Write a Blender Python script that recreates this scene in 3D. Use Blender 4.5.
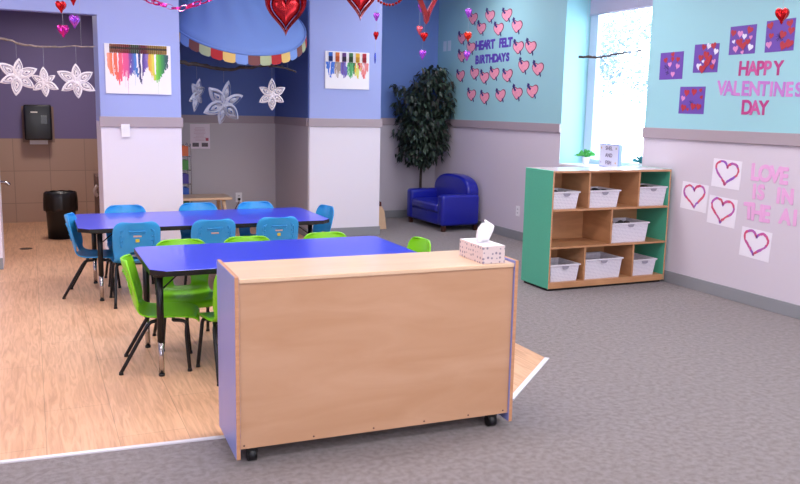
import bpy, bmesh, math, random
from mathutils import Vector, Matrix
random.seed(7)
for o in list(bpy.data.objects): bpy.data.objects.remove(o)
SC = bpy.context.scene
COL = SC.collection
PI = math.pi

# ---------------------------------------------------------------- camera
cd = bpy.data.cameras.new('camera'); cam = bpy.data.objects.new('camera', cd); COL.objects.link(cam)
f_px, yaw, pitch, roll = 816.18, .4248, .1609, .0204
fw = Vector((math.sin(yaw)*math.cos(pitch), math.cos(yaw)*math.cos(pitch), -math.sin(pitch)))
rt = Vector((math.cos(yaw), -math.sin(yaw), 0)); up = rt.cross(fw)
r2 = math.cos(roll)*rt + math.sin(roll)*up; u2 = -math.sin(roll)*rt + math.cos(roll)*up
cam.matrix_world = Matrix(((r2.x, u2.x, -fw.x, 0), (r2.y, u2.y, -fw.y, 0), (r2.z, u2.z, -fw.z, 1.45), (0, 0, 0, 1)))
cd.sensor_width = 36; cd.lens = 36*f_px/800; cd.clip_start = .05; cd.clip_end = 200
cd.dof.use_dof = False
SC.camera = cam

# ---------------------------------------------------------------- light and exposure
SC.view_settings.view_transform = 'Standard'; SC.view_settings.look = 'None'
SC.view_settings.gamma = 1; SC.view_settings.use_curve_mapping = False
SC.view_settings.exposure = 0.0
W = bpy.data.worlds.new('sky'); SC.world = W; W.use_nodes = True
bg = W.node_tree.nodes['Background']; bg.inputs[0].default_value = (.80, .91, 1, 1); bg.inputs[1].default_value = 8.0

def area(name, loc, sx, sy, watts, color=(1, 1, 1), rot=(0, 0, 0), portal=False):
    l = bpy.data.lights.new(name, 'AREA'); l.shape = 'RECTANGLE'; l.size = sx; l.size_y = sy; l.energy = watts; l.color = color
    if portal: l.cycles.is_portal = True
    o = bpy.data.objects.new(name, l); COL.objects.link(o); o.location = loc; o.rotation_euler = rot
    return o
LC = (1.0, .955, .985)
for ix, x in enumerate((-1.3, 1.3, 3.7)):
    for iy, y in enumerate((-1.2, 1.2, 3.6, 6.0)):
        area('ceiling_area_light', (x, y, 2.93), 1.2, .6, 33, LC)
area('ceiling_area_light', (4.3, 8.2, 2.93), .6, .6, 16, LC)  # added fill for the dim back corner, no lamp known there
area('rear_fill_light', (1.0, -3.85, 1.75), 5.5, 1.7, 150, (.97, .97, 1), rot=(PI/2, 0, 0))  # added fill behind the camera for alcoves and columns; no window there
area('restroom_fill_light', (.3, 9.4, 2.5), .3, .3, 24, (1, .9, .84))  # unseen fill added to lift the dark restroom
area('window_portal', (5.5, 6.5, 1.8), 1.4, 1.9, 1, rot=(0, PI/2, 0), portal=True)

# ---------------------------------------------------------------- materials
def lin(h):
    h = h.lstrip('#'); c = [int(h[i:i+2], 16)/255 for i in (0, 2, 4)]
    return tuple((x/12.92 if x <= .04045 else ((x+.055)/1.055)**2.4) for x in c)+(1,)
MATS = {}
def mat(name, col, rough=.5, metal=0, coat=0, var=0, scale=8, bump=0, bscale=60, spec=.5, emit=0, trans=0, stretch=None, sheen=0):
    if name in MATS: return MATS[name]
    m = bpy.data.materials.new(name); m.use_nodes = True; nt = m.node_tree; b = nt.nodes['Principled BSDF']
    c = lin(col) if isinstance(col, str) else col
    b.inputs['Base Color'].default_value = c; b.inputs['Roughness'].default_value = rough; b.inputs['Metallic'].default_value = metal
    b.inputs['Coat Weight'].default_value = coat; b.inputs['Specular IOR Level'].default_value = spec
    b.inputs['Coat Roughness'].default_value = .08
    if sheen: b.inputs['Sheen Weight'].default_value = sheen
    if trans: b.inputs['Transmission Weight'].default_value = trans
    if emit: b.inputs['Emission Color'].default_value = c; b.inputs['Emission Strength'].default_value = emit
    if var or bump:
        tc = nt.nodes.new('ShaderNodeTexCoord'); mp = nt.nodes.new('ShaderNodeMapping'); nt.links.new(tc.outputs['Object'], mp.inputs[0])
        if stretch: mp.inputs['Scale'].default_value = stretch
    if var:
        n = nt.nodes.new('ShaderNodeTexNoise'); n.inputs['Scale'].default_value = scale; n.inputs['Detail'].default_value = 6
        nt.links.new(mp.outputs[0], n.inputs[0])
        r = nt.nodes.new('ShaderNodeValToRGB')
        r.color_ramp.elements[0].position = .3; r.color_ramp.elements[1].position = .7
        r.color_ramp.elements[0].color = tuple(x*(1-var) for x in c[:3])+(1,); r.color_ramp.elements[1].color = tuple(min(1, x*(1+var)) for x in c[:3])+(1,)
        nt.links.new(n.outputs[0], r.inputs[0]); nt.links.new(r.outputs[0], b.inputs['Base Color'])
    if bump:
        n2 = nt.nodes.new('ShaderNodeTexNoise'); n2.inputs['Scale'].default_value = bscale; n2.inputs['Detail'].default_value = 4
        nt.links.new(mp.outputs[0], n2.inputs[0])
        bp = nt.nodes.new('ShaderNodeBump'); bp.inputs['Strength'].default_value = bump; bp.inputs['Distance'].default_value = .004
        nt.links.new(n2.outputs[0], bp.inputs['Height']); nt.links.new(bp.outputs[0], b.inputs['Normal'])
    MATS[name] = m; return m
def attr_mat(name, rough=.7, coat=0):
    if name in MATS: return MATS[name]
    m = mat(name, '#ffffff', rough, coat=coat); nt = m.node_tree
    a = nt.nodes.new('ShaderNodeAttribute'); a.attribute_name = 'tint'
    nt.links.new(a.outputs['Color'], nt.nodes['Principled BSDF'].inputs['Base Color']); return m
def two_tone(name, top, bottom, zcut=1.29, rough=.6):
    m = mat(name, top, rough, bump=.12, bscale=90); nt = m.node_tree; b = nt.nodes['Principled BSDF']
    g = nt.nodes.new('ShaderNodeNewGeometry'); s = nt.nodes.new('ShaderNodeSeparateXYZ'); nt.links.new(g.outputs['Position'], s.inputs[0])
    c = nt.nodes.new('ShaderNodeMath'); c.operation = 'GREATER_THAN'; c.inputs[1].default_value = zcut; nt.links.new(s.outputs[2], c.inputs[0])
    mx = nt.nodes.new('ShaderNodeMix'); mx.data_type = 'RGBA'; nt.links.new(c.outputs[0], mx.inputs[0])
    if name == 'wall_teal_over_lavender':   # the window reveal is teal down to the sill
        d = nt.nodes.new('ShaderNodeMath'); d.operation = 'GREATER_THAN'; d.inputs[1].default_value = 5.0475+.004; nt.links.new(s.outputs[0], d.inputs[0])
        e = nt.nodes.new('ShaderNodeMath'); e.operation = 'MAXIMUM'; nt.links.new(c.outputs[0], e.inputs[0]); nt.links.new(d.outputs[0], e.inputs[1]); nt.links.new(e.outputs[0], mx.inputs[0])
    mx.inputs[6].default_value = lin(bottom); mx.inputs[7].default_value = lin(top); nt.links.new(mx.outputs[2], b.inputs['Base Color'])
    return m

M_carpet = mat('grey_carpet', '#867d7d', .95, var=.30, scale=260, bump=.8, bscale=420, spec=.1, sheen=.2)
nt = M_carpet.node_tree; b = nt.nodes['Principled BSDF']
cn = nt.nodes.new('ShaderNodeTexNoise'); cn.inputs['Scale'].default_value = 34; cn.inputs['Detail'].default_value = 5
cmx = nt.nodes.new('ShaderNodeMix'); cmx.data_type = 'RGBA'; cmx.blend_type = 'MULTIPLY'; cmx.inputs[0].default_value = 1
cr = nt.nodes.new('ShaderNodeValToRGB'); cr.color_ramp.elements[0].position = .35; cr.color_ramp.elements[1].position = .65
cr.color_ramp.elements[0].color = (.80, .78, .77, 1); cr.color_ramp.elements[1].color = (1.12, 1.12, 1.13, 1)
nt.links.new([n for n in nt.nodes if n.type == 'MAPPING'][0].outputs[0], cn.inputs[0]); nt.links.new(cn.outputs[0], cr.inputs[0])
src = b.inputs['Base Color'].links[0].from_socket
nt.links.new(src, cmx.inputs[6]); nt.links.new(cr.outputs[0], cmx.inputs[7]); nt.links.new(cmx.outputs[2], b.inputs['Base Color'])

def wood_floor():
    m = mat('plank_floor', '#d9ac85', .38, spec=.45); nt = m.node_tree; b = nt.nodes['Principled BSDF']
    tc = nt.nodes.new('ShaderNodeTexCoord'); mp = nt.nodes.new('ShaderNodeMapping'); mp.inputs['Rotation'].default_value = (0, 0, PI/2)
    nt.links.new(tc.outputs['Object'], mp.inputs[0])
    br = nt.nodes.new('ShaderNodeTexBrick'); br.inputs['Scale'].default_value = 1; br.inputs['Brick Width'].default_value = 1.2
    br.inputs['Row Height'].default_value = .29; br.inputs['Mortar Size'].default_value = .0018; br.inputs['Mortar Smooth'].default_value = .3
    br.inputs['Color1'].default_value = lin('#dfb18d'); br.inputs['Color2'].default_value = lin('#dbab87'); br.inputs['Mortar'].default_value = lin('#b89070')
    br.offset = .37
    nt.links.new(mp.outputs[0], br.inputs[0])
    mp2 = nt.nodes.new('ShaderNodeMapping'); mp2.inputs['Scale'].default_value = (26, 2.2, 1); nt.links.new(tc.outputs['Object'], mp2.inputs[0])
    n = nt.nodes.new('ShaderNodeTexNoise'); n.inputs['Scale'].default_value = 1.6; n.inputs['Detail'].default_value = 8; n.inputs['Distortion'].default_value = 1.3
    nt.links.new(mp2.outputs[0], n.inputs[0])
    r = nt.nodes.new('ShaderNodeValToRGB'); r.color_ramp.elements[0].position = .32; r.color_ramp.elements[1].position = .62
    r.color_ramp.elements[0].color = (.80, .74, .70, 1); r.color_ramp.elements[1].color = (1.06, 1.06, 1.06, 1)
    nt.links.new(n.outputs[0], r.inputs[0])
    mx = nt.nodes.new('ShaderNodeMix'); mx.data_type = 'RGBA'; mx.blend_type = 'MULTIPLY'; mx.inputs[0].default_value = 1
    nt.links.new(br.outputs[0], mx.inputs[6]); nt.links.new(r.outputs[0], mx.inputs[7]); nt.links.new(mx.outputs[2], b.inputs['Base Color'])
    return m
M_plank = wood_floor()
def ply(name, c1, c2, stretch=(3, 30, 3), rough=.4, coat=.15):
    m = mat(name, c1, rough, coat=coat); nt = m.node_tree; b = nt.nodes['Principled BSDF']
    tc = nt.nodes.new('ShaderNodeTexCoord'); mp = nt.nodes.new('ShaderNodeMapping'); mp.inputs['Scale'].default_value = stretch
    nt.links.new(tc.outputs['Object'], mp.inputs[0])
    n = nt.nodes.new('ShaderNodeTexNoise'); n.inputs['Scale'].default_value = 1; n.inputs['Detail'].default_value = 7; n.inputs['Distortion'].default_value = .8
    nt.links.new(mp.outputs[0], n.inputs[0])
    r = nt.nodes.new('ShaderNodeValToRGB'); r.color_ramp.elements[0].position = .3; r.color_ramp.elements[1].position = .7
    r.color_ramp.elements[0].color = lin(c2); r.color_ramp.elements[1].color = lin(c1)
    nt.links.new(n.outputs[0], r.inputs[0]); nt.links.new(r.outputs[0], b.inputs['Base Color']); return m
M_ply = ply('birch_plywood', '#c99c7c', '#bd8e6b', (2, 2, 9))
M_plytop = ply('birch_top', '#e9c9aa', '#e2bd9b', (2, 14, 2), .3, .3)
M_edge = ply('plywood_edge', '#cf9873', '#bd8660', (6, 6, 60))
M_ply2 = ply('maple_interior', '#c9946a', '#b27e57', (3, 3, 12))
M_lav = mat('lavender_laminate', '#8f97da', .35, coat=.15, var=.02)
M_green = mat('green_laminate', '#52b393', .45, coat=.1, var=.05, scale=90)
M_blk = mat('black_plastic', '#0c0c10', .45)
M_black_metal = mat('black_enamel_steel', '#15151a', .35, metal=.3)
M_chrome = mat('chrome', '#b9b4b4', .18, metal=1)
M_table = mat('blue_laminate', '#3a49e0', .3, coat=.35, spec=.5)
M_bluechair = mat('sky_blue_plastic', '#2b96d8', .35, spec=.5)
M_greenchair = mat('lime_green_plastic', '#84d41c', .35, spec=.5)
M_white = mat('white_plastic', '#f2eff4', .4)
M_whitep = mat('white_paper', '#f5f2f5', .8)
M_rail = mat('taupe_rail', '#aa9ba2', .5)
M_base = mat('grey_baseboard', '#8f9095', .4)
M_vinyl = mat('royal_blue_vinyl', '#161f9c', .28, coat=.25, bump=.1, bscale=120)
M_darkwood = mat('dark_wood', '#43231a', .4)
M_tan = ply('light_wood', '#e6c4a2', '#dab491', (4, 30, 4))

M_wall_r = two_tone('wall_teal_over_lavender', '#9accd4', '#d4cad5')
M_wall_col = two_tone('wall_periwinkle_over_white', '#a2aee4', '#e6dfea')
M_wall_back = two_tone('wall_blue_over_grey_shaded', '#6a89cc', '#c6bec8')  # darker than the columns: some of the recess shade is in the colour
M_wall_alc = two_tone('wall_alcove_blue_over_grey_shaded', '#5c76be', '#c0b9bf')  # alcove shade partly put into these colours, deeper than the column paint
def tiles():
    m = two_tone('wall_restroom', '#786c96', '#a88672', 1.017); nt = m.node_tree; b = nt.nodes['Principled BSDF']
    g = nt.nodes.new('ShaderNodeNewGeometry'); s = nt.nodes.new('ShaderNodeSeparateXYZ'); nt.links.new(g.outputs['Position'], s.inputs[0])
    cx = nt.nodes.new('ShaderNodeCombineXYZ'); nt.links.new(s.outputs[0], cx.inputs[0]); nt.links.new(s.outputs[2], cx.inputs[1])
    br = nt.nodes.new('ShaderNodeTexBrick'); br.offset = 0; br.inputs['Scale'].default_value = 1; br.inputs['Brick Width'].default_value = .4; br.inputs['Row Height'].default_value = .39
    br.inputs['Mortar Size'].default_value = .004; br.inputs['Color1'].default_value = lin('#b89a88'); br.inputs['Color2'].default_value = lin('#b29483'); br.inputs['Mortar'].default_value = lin('#988074')
    mpp = nt.nodes.new('ShaderNodeMapping'); mpp.inputs['Location'].default_value = (.2, .153, 0); nt.links.new(cx.outputs[0], mpp.inputs[0]); nt.links.new(mpp.outputs[0], br.inputs[0])
    mx = [n for n in nt.nodes if n.type == 'MIX'][0]; nt.links.new(br.outputs[0], mx.inputs[6]); return m
M_tile = tiles()

# ---------------------------------------------------------------- mesh helpers
def link(name, me, m=None, parent=None, smooth=False):
    o = bpy.data.objects.new(name, me); COL.objects.link(o)
    for x in (m if isinstance(m, (list, tuple)) else [m] if m else []): me.materials.append(x)
    if smooth:
        for p in me.polygons: p.use_smooth = True
    if parent: o.parent = parent
    return o
def obj(name, bm, m=None, parent=None, smooth=False, bevel=0, seg=2, loc=None, auto=False):
    me = bpy.data.meshes.new(name); bmesh.ops.recalc_face_normals(bm, faces=bm.faces) if not auto else None
    bm.to_mesh(me); bm.free(); o = link(name, me, m, parent, smooth)
    if bevel:
        md = o.modifiers.new('bevel', 'BEVEL'); md.width = bevel; md.segments = seg; md.limit_method = 'ANGLE'; md.angle_limit = .6
    if loc is not None: o.location = loc
    return o
def bx(bm, x0, x1, y0, y1, z0, z1, mi=0):
    v = [bm.verts.new((x, y, z)) for z in (z0, z1) for y in (y0, y1) for x in (x0, x1)]
    fs = []
    for q in ((0, 2, 3, 1), (4, 5, 7, 6), (0, 1, 5, 4), (2, 6, 7, 3), (0, 4, 6, 2), (1, 3, 7, 5)):
        f = bm.faces.new([v[i] for i in q]); f.material_index = mi; fs.append(f)
    return v, fs
def box(name, x0, x1, y0, y1, z0, z1, m, parent=None, bevel=0, seg=2):
    bm = bmesh.new(); bx(bm, x0, x1, y0, y1, z0, z1); return obj(name, bm, m, parent, bevel=bevel, seg=seg)
def tube(bm, pts, r, n=10, mi=0, caps=True):
    pts = [Vector(p) for p in pts]; rs = r if isinstance(r, (list, tuple)) else [r]*len(pts); rings = []
    prev = None
    for i, p in enumerate(pts):
        d = (pts[min(i+1, len(pts)-1)]-pts[max(i-1, 0)]).normalized()
        if prev is None:
            a = Vector((0, 0, 1)) if abs(d.z) < .9 else Vector((1, 0, 0)); u = d.cross(a).normalized()
        else: u = (prev - d*prev.dot(d)).normalized()
        prev = u; w = d.cross(u)
        rings.append([bm.verts.new(p+(u*math.cos(2*PI*k/n)+w*math.sin(2*PI*k/n))*rs[i]) for k in range(n)])
    for a, b_ in zip(rings, rings[1:]):
        for k in range(n):
            f = bm.faces.new((a[k], a[(k+1) % n], b_[(k+1) % n], b_[k])); f.material_index = mi; f.smooth = True
    if caps:
        bm.faces.new(rings[0][::-1]).material_index = mi; bm.faces.new(rings[-1]).material_index = mi
def smooth_path(pts, n=6):
    P = [Vector(p) for p in pts]; out = []
    for i in range(len(P)-1):
        a, b_, c, d = P[max(i-1, 0)], P[i], P[i+1], P[min(i+2, len(P)-1)]
        for k in range(n):
            t = k/n; out.append(.5*((2*b_)+(c-a)*t+(2*a-5*b_+4*c-d)*t*t+(3*b_-a-3*c+d)*t**3))
    return out+[P[-1]]
def lathe(bm, prof, n=24, mi=0, c=(0, 0)):
    rings = [[bm.verts.new((c[0]+r*math.cos(2*PI*k/n), c[1]+r*math.sin(2*PI*k/n), z)) for k in range(n)] for r, z in prof]
    for a, b_ in zip(rings, rings[1:]):
        for k in range(n):
            f = bm.faces.new((a[k], a[(k+1) % n], b_[(k+1) % n], b_[k])); f.smooth = True; f.material_index = mi
    bm.faces.new(rings[0][::-1]); bm.faces.new(rings[-1])
def prism(bm, pts, z0, z1, mi=0, M=None):
    lo = [bm.verts.new((x, y, z0)) for x, y in pts]; hi = [bm.verts.new((x, y, z1)) for x, y in pts]; n = len(pts)
    fs = [bm.faces.new(lo[::-1]), bm.faces.new(hi)]+[bm.faces.new((lo[i], lo[(i+1) % n], hi[(i+1) % n], hi[i])) for i in range(n)]
    for f in fs: f.material_index = mi
    if M: bmesh.ops.transform(bm, matrix=M, verts=lo+hi)
    return fs
def tint(o, cols):   # one colour per face
    a = o.data.color_attributes.new('tint', 'FLOAT_COLOR', 'CORNER')
    for p in o.data.polygons:
        for li in p.loop_indices: a.data[li].color = cols[p.index]
def tag(o, label, cat, group=None, kind=None):
    o['label'] = label; o['category'] = cat
    if group: o['group'] = group
    if kind: o['kind'] = kind
    return o
def thing(name, label, cat, loc=(0, 0, 0), rz=0, group=None, M=None):
    o = bpy.data.objects.new(name, None); COL.objects.link(o); o.empty_display_size = .1
    if M is not None: o.matrix_world = M
    else: o.location = loc; o.rotation_euler = (0, 0, rz)
    return tag(o, label, cat, group)
def struct(o): o['kind'] = 'structure'; return o
def children(o): return [c for c in bpy.data.objects if c.parent == o]
def copy_tree(o, parent=None):
    c = o.copy(); COL.objects.link(c); c.parent = parent
    for ch in children(o): copy_tree(ch, c)
    return c
def wallR(y, z, rot=0, x=5.0475):   # frame on the right wall: x to the right, y up, z into the room
    return Matrix.Translation((x, y, z)) @ Matrix(((0, 0, -1, 0), (-1, 0, 0, 0), (0, 1, 0, 0), (0, 0, 0, 1))) @ Matrix.Rotation(rot, 4, 'Z')
def wallF(x, z, y, rot=0):          # frame on a wall facing the camera
    return Matrix.Translation((x, y, z)) @ Matrix(((1, 0, 0, 0), (0, 0, -1, 0), (0, 1, 0, 0), (0, 0, 0, 1))) @ Matrix.Rotation(rot, 4, 'Z')
def text_mesh(s, size=1, extrude=.002, offset=0.0, align='CENTER', sx=1):
    c = bpy.data.curves.new('t', 'FONT'); c.body = s; c.size = size; c.extrude = extrude; c.offset = offset; c.align_x = align; c.align_y = 'CENTER'
    t = bpy.data.objects.new('t', c); COL.objects.link(t); bpy.context.view_layer.update()
    me = bpy.data.meshes.new_from_object(t.evaluated_get(bpy.context.evaluated_depsgraph_get())); bpy.data.objects.remove(t)
    xs = [v.co.x for v in me.vertices]; ys = [v.co.y for v in me.vertices]
    cx, cy = (min(xs)+max(xs))/2, (min(ys)+max(ys))/2
    for v in me.vertices: v.co.x = (v.co.x-cx)*sx; v.co.y -= cy; v.co.z += extrude
    me.materials.clear()
    return me, max(ys)-min(ys)
def heart_pts(n=40, w=1, h=1, tip=1.0):
    out = []
    for i in range(n):
        t = 2*PI*i/n; x = 16*math.sin(t)**3/16/2; y = (13*math.cos(t)-5*math.cos(2*t)-2*math.cos(3*t)-math.cos(4*t))/29
        out.append((x*w, (y+.09)*h))
    return out[::-1]
def puffy_heart(bm, w, h, t, n=36, rings=6, mi=0, M=None):
    pts = heart_pts(n, w, h); vs = []; nv = []
    for sgn in (1, -1):
        c = bm.verts.new((0, 0, sgn*t)); nv.append(c); prev = None
        for k in range(1, rings+1):
            r = k/rings; z = sgn*t*math.sqrt(max(0, 1-r*r))
            if k == rings:
                if sgn == 1: outer = [bm.verts.new((x*r, y*r, 0)) for x, y in pts]; nv += outer
                ring = outer
            else: ring = [bm.verts.new((x*r, y*r, z)) for x, y in pts]; nv += ring
            for i in range(n):
                q = (c, ring[i], ring[(i+1) % n]) if prev is None else (prev[i], ring[i], ring[(i+1) % n], prev[(i+1) % n])
                f = bm.faces.new(q); f.smooth = True; f.material_index = mi
            prev = ring
    if M: bmesh.ops.transform(bm, matrix=M, verts=nv)

# ---------------------------------------------------------------- the room
XW = 5.0475; YB = 10.05; CH = 2.95
box_s = lambda *a, **k: struct(box(*a, **k))
bm = bmesh.new(); bx(bm, -4, 5.45, -4, 11.2, -.1, 0); struct(obj('floor', bm, M_carpet))
bm = bmesh.new()
prism(bm, [(-4, 3.82), (.704, 3.45), (2.169, 3.40), (2.745, 3.925), (2.745, 8.70), (2.81, 8.70), (2.81, YB), (1.1, YB), (1.1, 10.84), (-1.2, 10.84), (-1.2, 8.3), (-4, 7.8)], 0, .003)
struct(obj('floor.001', bm, M_plank))
bm = bmesh.new()
def strip(bm, a, b_, w, z0, z1):
    a = Vector(a); b_ = Vector(b_); d = (b_-a).normalized(); n = Vector((-d.y, d.x))*w/2
    prism(bm, [tuple(a-n), tuple(b_-n), tuple(b_+n), tuple(a+n)], z0, z1)
strip(bm, (-4, 3.80), (.704, 3.44), .022, .0002, .007); strip(bm, (.70, 3.44), (2.18, 3.39), .022, .0002, .007)
strip(bm, (2.17, 3.385), (2.75, 3.915), .028, .0002, .007)
struct(obj('trim_1', bm, mat('white_trim', '#e4e0e6', .3, spec=.6)))

YW0, YW1, ZS, ZT, TH = 5.87, 7.15, .93, 2.7, .36
bm = bmesh.new()
bx(bm, XW, XW+TH, -4, YW0, 0, CH); bx(bm, XW, XW+TH, YW1, YB+.3, 0, CH); bx(bm, XW, XW+TH, YW0, YW1, 0, ZS-.02); bx(bm, XW, XW+TH, YW0, YW1, ZT, CH)
struct(obj('wall_right', bm, M_wall_r))
def wall(name, x0, x1, y0, y1, m, z0=0, z1=CH): return struct(box(name, x0, x1, y0, y1, z0, z1, m))
wall('wall_column_left', .578, 1.28, 7.8, 8.35, M_wall_col)
wall('wall_column_right', 2.812, 3.66, 8.7, YB, M_wall_col)
bm = bmesh.new(); bx(bm, -4, -.27, 7.8, 8.30, 0, CH); bx(bm, -.27, .578, 7.8, 7.93, 2.215, CH); struct(obj('wall_front', bm, M_wall_col))
wall('wall_back', 3.66, XW, YB, YB+.15, M_wall_back)
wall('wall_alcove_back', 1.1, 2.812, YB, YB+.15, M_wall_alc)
# inner lining of the alcove, in the same shaded colours as its back wall
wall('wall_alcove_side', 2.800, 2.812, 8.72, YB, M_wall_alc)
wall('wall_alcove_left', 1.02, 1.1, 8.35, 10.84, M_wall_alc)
wall('wall_restroom_back', -.9, 1.02, 10.84, 10.95, M_tile)
wall('wall_restroom_left', -.55, -.42, 8.3, 10.84, M_tile)
wall('wall_restroom_right', 1.005, 1.02, 8.35, 10.84, M_tile)
wall('wall_left', -4.1, -4, -4, 8.3, M_wall_col)
wall('wall_rear', -4.1, 5.4, -4.1, -4, M_wall_col)
struct(box('ceiling', -4.1, 5.45, -4.1, 11.2, CH, CH+.1, mat('white_ceiling', '#e9e6ea', .8)))
# rails and baseboards
zt, zb = 1.3363, 1.2448
def rail(name, x0, x1, y0, y1, a=zb, b_=zt, m=M_rail, bev=.004): return struct(box(name, x0, x1, y0, y1, a, b_, m, bevel=bev))
rail('trim_2', XW-.02, XW, -4, YW0, ); rail('trim_3', XW-.02, XW, YW1, YB)
rail('trim_4', .565, 1.295, 7.78, 7.8); rail('trim_5', 2.795, 3.678, 8.68, 8.7)
rail('trim_6', 3.66, XW-.02, YB-.02, YB); rail('trim_7', 1.1, 2.80, YB-.02, YB)
rail('trim_8', 2.782, 2.80, 8.72, YB-.02); rail('trim_9', -4, -.27, 7.78, 7.8); rail('trim_10', 3.66, 3.678, 8.7, YB-.02)
def basebd(name, *a): return struct(box(name, *a, 0.0005, .1025, M_base, bevel=.003))
basebd('baseboard_right', XW-.012, XW, -4, YB-.012); basebd('baseboard_back', 3.672, XW-.012, YB-.012, YB)
basebd('baseboard_column_right', 2.812, 3.66, 8.688, 8.7); basebd('baseboard_column_side', 3.66, 3.672, 8.688, YB-.012)
struct(box('baseboard_column_left', .578, 1.28, 7.788, 7.8, .0035, .1025, M_base)); struct(box('baseboard_alcove', 1.1, 2.788, YB-.012, YB, .0035, .1025, M_base))
struct(box('baseboard_alcove_side', 2.788, 2.80, 8.72, YB-.0, .0035, .1025, M_base)); struct(box('baseboard_front', -4, -.27, 7.788, 7.8, .0035, .1025, M_base))
bm = bmesh.new(); strip(bm, (1.0, 0), (1.0, 0.01), .01, 0, .01); bm.free()
# window
struct(box('window_sill', XW+.002, XW+TH, YW0+.002, YW1-.002, ZS-.02, ZS, mat('white_sill', '#f0eef2', .3), bevel=.004))
M_frame = mat('pale_window_frame', '#c3d4e8', .4)
bm = bmesh.new(); xf = XW+TH-.06
bx(bm, xf, xf+.05, YW1-.13, YW1-.002, ZS, ZT); bx(bm, xf, xf+.05, YW0+.002, YW0+.08, ZS, ZT); bx(bm, xf, xf+.05, YW0+.08, YW1-.13, ZS, ZS+.05); bx(bm, xf, xf+.05, YW0+.08, YW1-.13, ZT-.06, ZT)
wf = struct(obj('window_1', bm, M_frame, bevel=.004))
def glass():
    m = bpy.data.materials.new('window_glass'); m.use_nodes = True; nt = m.node_tree; nt.nodes.clear()
    o = nt.nodes.new('ShaderNodeOutputMaterial'); t = nt.nodes.new('ShaderNodeBsdfTransparent'); g = nt.nodes.new('ShaderNodeBsdfGlossy'); g.inputs['Roughness'].default_value = .02
    mx = nt.nodes.new('ShaderNodeMixShader'); mx.inputs[0].default_value = .06; t.inputs[0].default_value = (.96, .98, 1, 1)
    nt.links.new(t.outputs[0], mx.inputs[1]); nt.links.new(g.outputs[0], mx.inputs[2]); nt.links.new(mx.outputs[0], o.inputs[0]); return m
struct(box('window_glass', xf+.02, xf+.026, YW0+.08, YW1-.13, ZS+.05, ZT-.06, glass(), wf))
sh = thing('roller_shade', 'pale lavender roller shade pulled down over top of window', 'window shade', (xf-.03, 6.5, 2.45))
bm = bmesh.new(); bx(bm, -.002, .002, -.61, .62, .0, .24); obj('shade_fabric', bm, mat('shade_fabric', '#b9b4cc', .8), sh)
bm = bmesh.new(); tube(bm, [(0, -.61, -.006), (0, .62, -.006)], .009); obj('hem_bar', bm, mat('shade_bar', '#cfcbe0', .5), sh)

# ---------------------------------------------------------------- outdoors
struct(box('ground', 5.6, 60, -30, 40, -.7, -.6, mat('snowy_ground', '#e8eef5', .9)))
M_bark = mat('bark', '#a09ca6', .9); M_leafout = mat('overexposed_leaves', '#71839a', .8)  # both paled: the outdoor overexposure is put into the colour
def outdoor_tree(x, y, h, seed, label):
    R = random.Random(seed); t = thing('tree', label, 'tree', (x, y, -.6), 0, 'trees outside the window')
    bm = bmesh.new(); tips = []
    def br(p, d, L, r, k):
        q = p+d*L; tube(bm, [p, (p+q)/2+Vector((R.uniform(-.04, .04),)*3)*L, q], [r, r*.8, r*.55], 6)
        if k == 0: tips.append(q); return
        for _ in range(3):
            nd = (d+Vector((R.uniform(-.8, .8), R.uniform(-.8, .8), R.uniform(-.15, .6)))).normalized(); br(q, nd, L*R.uniform(.6, .8), r*.55, k-1)
    br(Vector((0, 0, 0)), Vector((0, 0, 1)), h*.35, .05, 4); obj('trunk', bm, M_bark, t)
    bm = bmesh.new()
    for q in tips:
        for _ in range(26):
            c = q+Vector((R.gauss(0, .18), R.gauss(0, .18), R.gauss(0, .18))); a = Vector((R.gauss(0, 1), R.gauss(0, 1), R.gauss(0, 1))).normalized()*.05; b_ = a.orthogonal().normalized()*.03
            v = [bm.verts.new(c+s) for s in (a, b_, -a, -b_)]; bm.faces.new(v)
    obj('foliage', bm, M_leafout, t)
outdoor_tree(10.2, 12.6, 3.6, 3, 'leafy tree seen through the middle of the window')
outdoor_tree(12.9, 16.6, 5.0, 5, 'leafy tree farther off, seen at the right part of the window')

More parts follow.
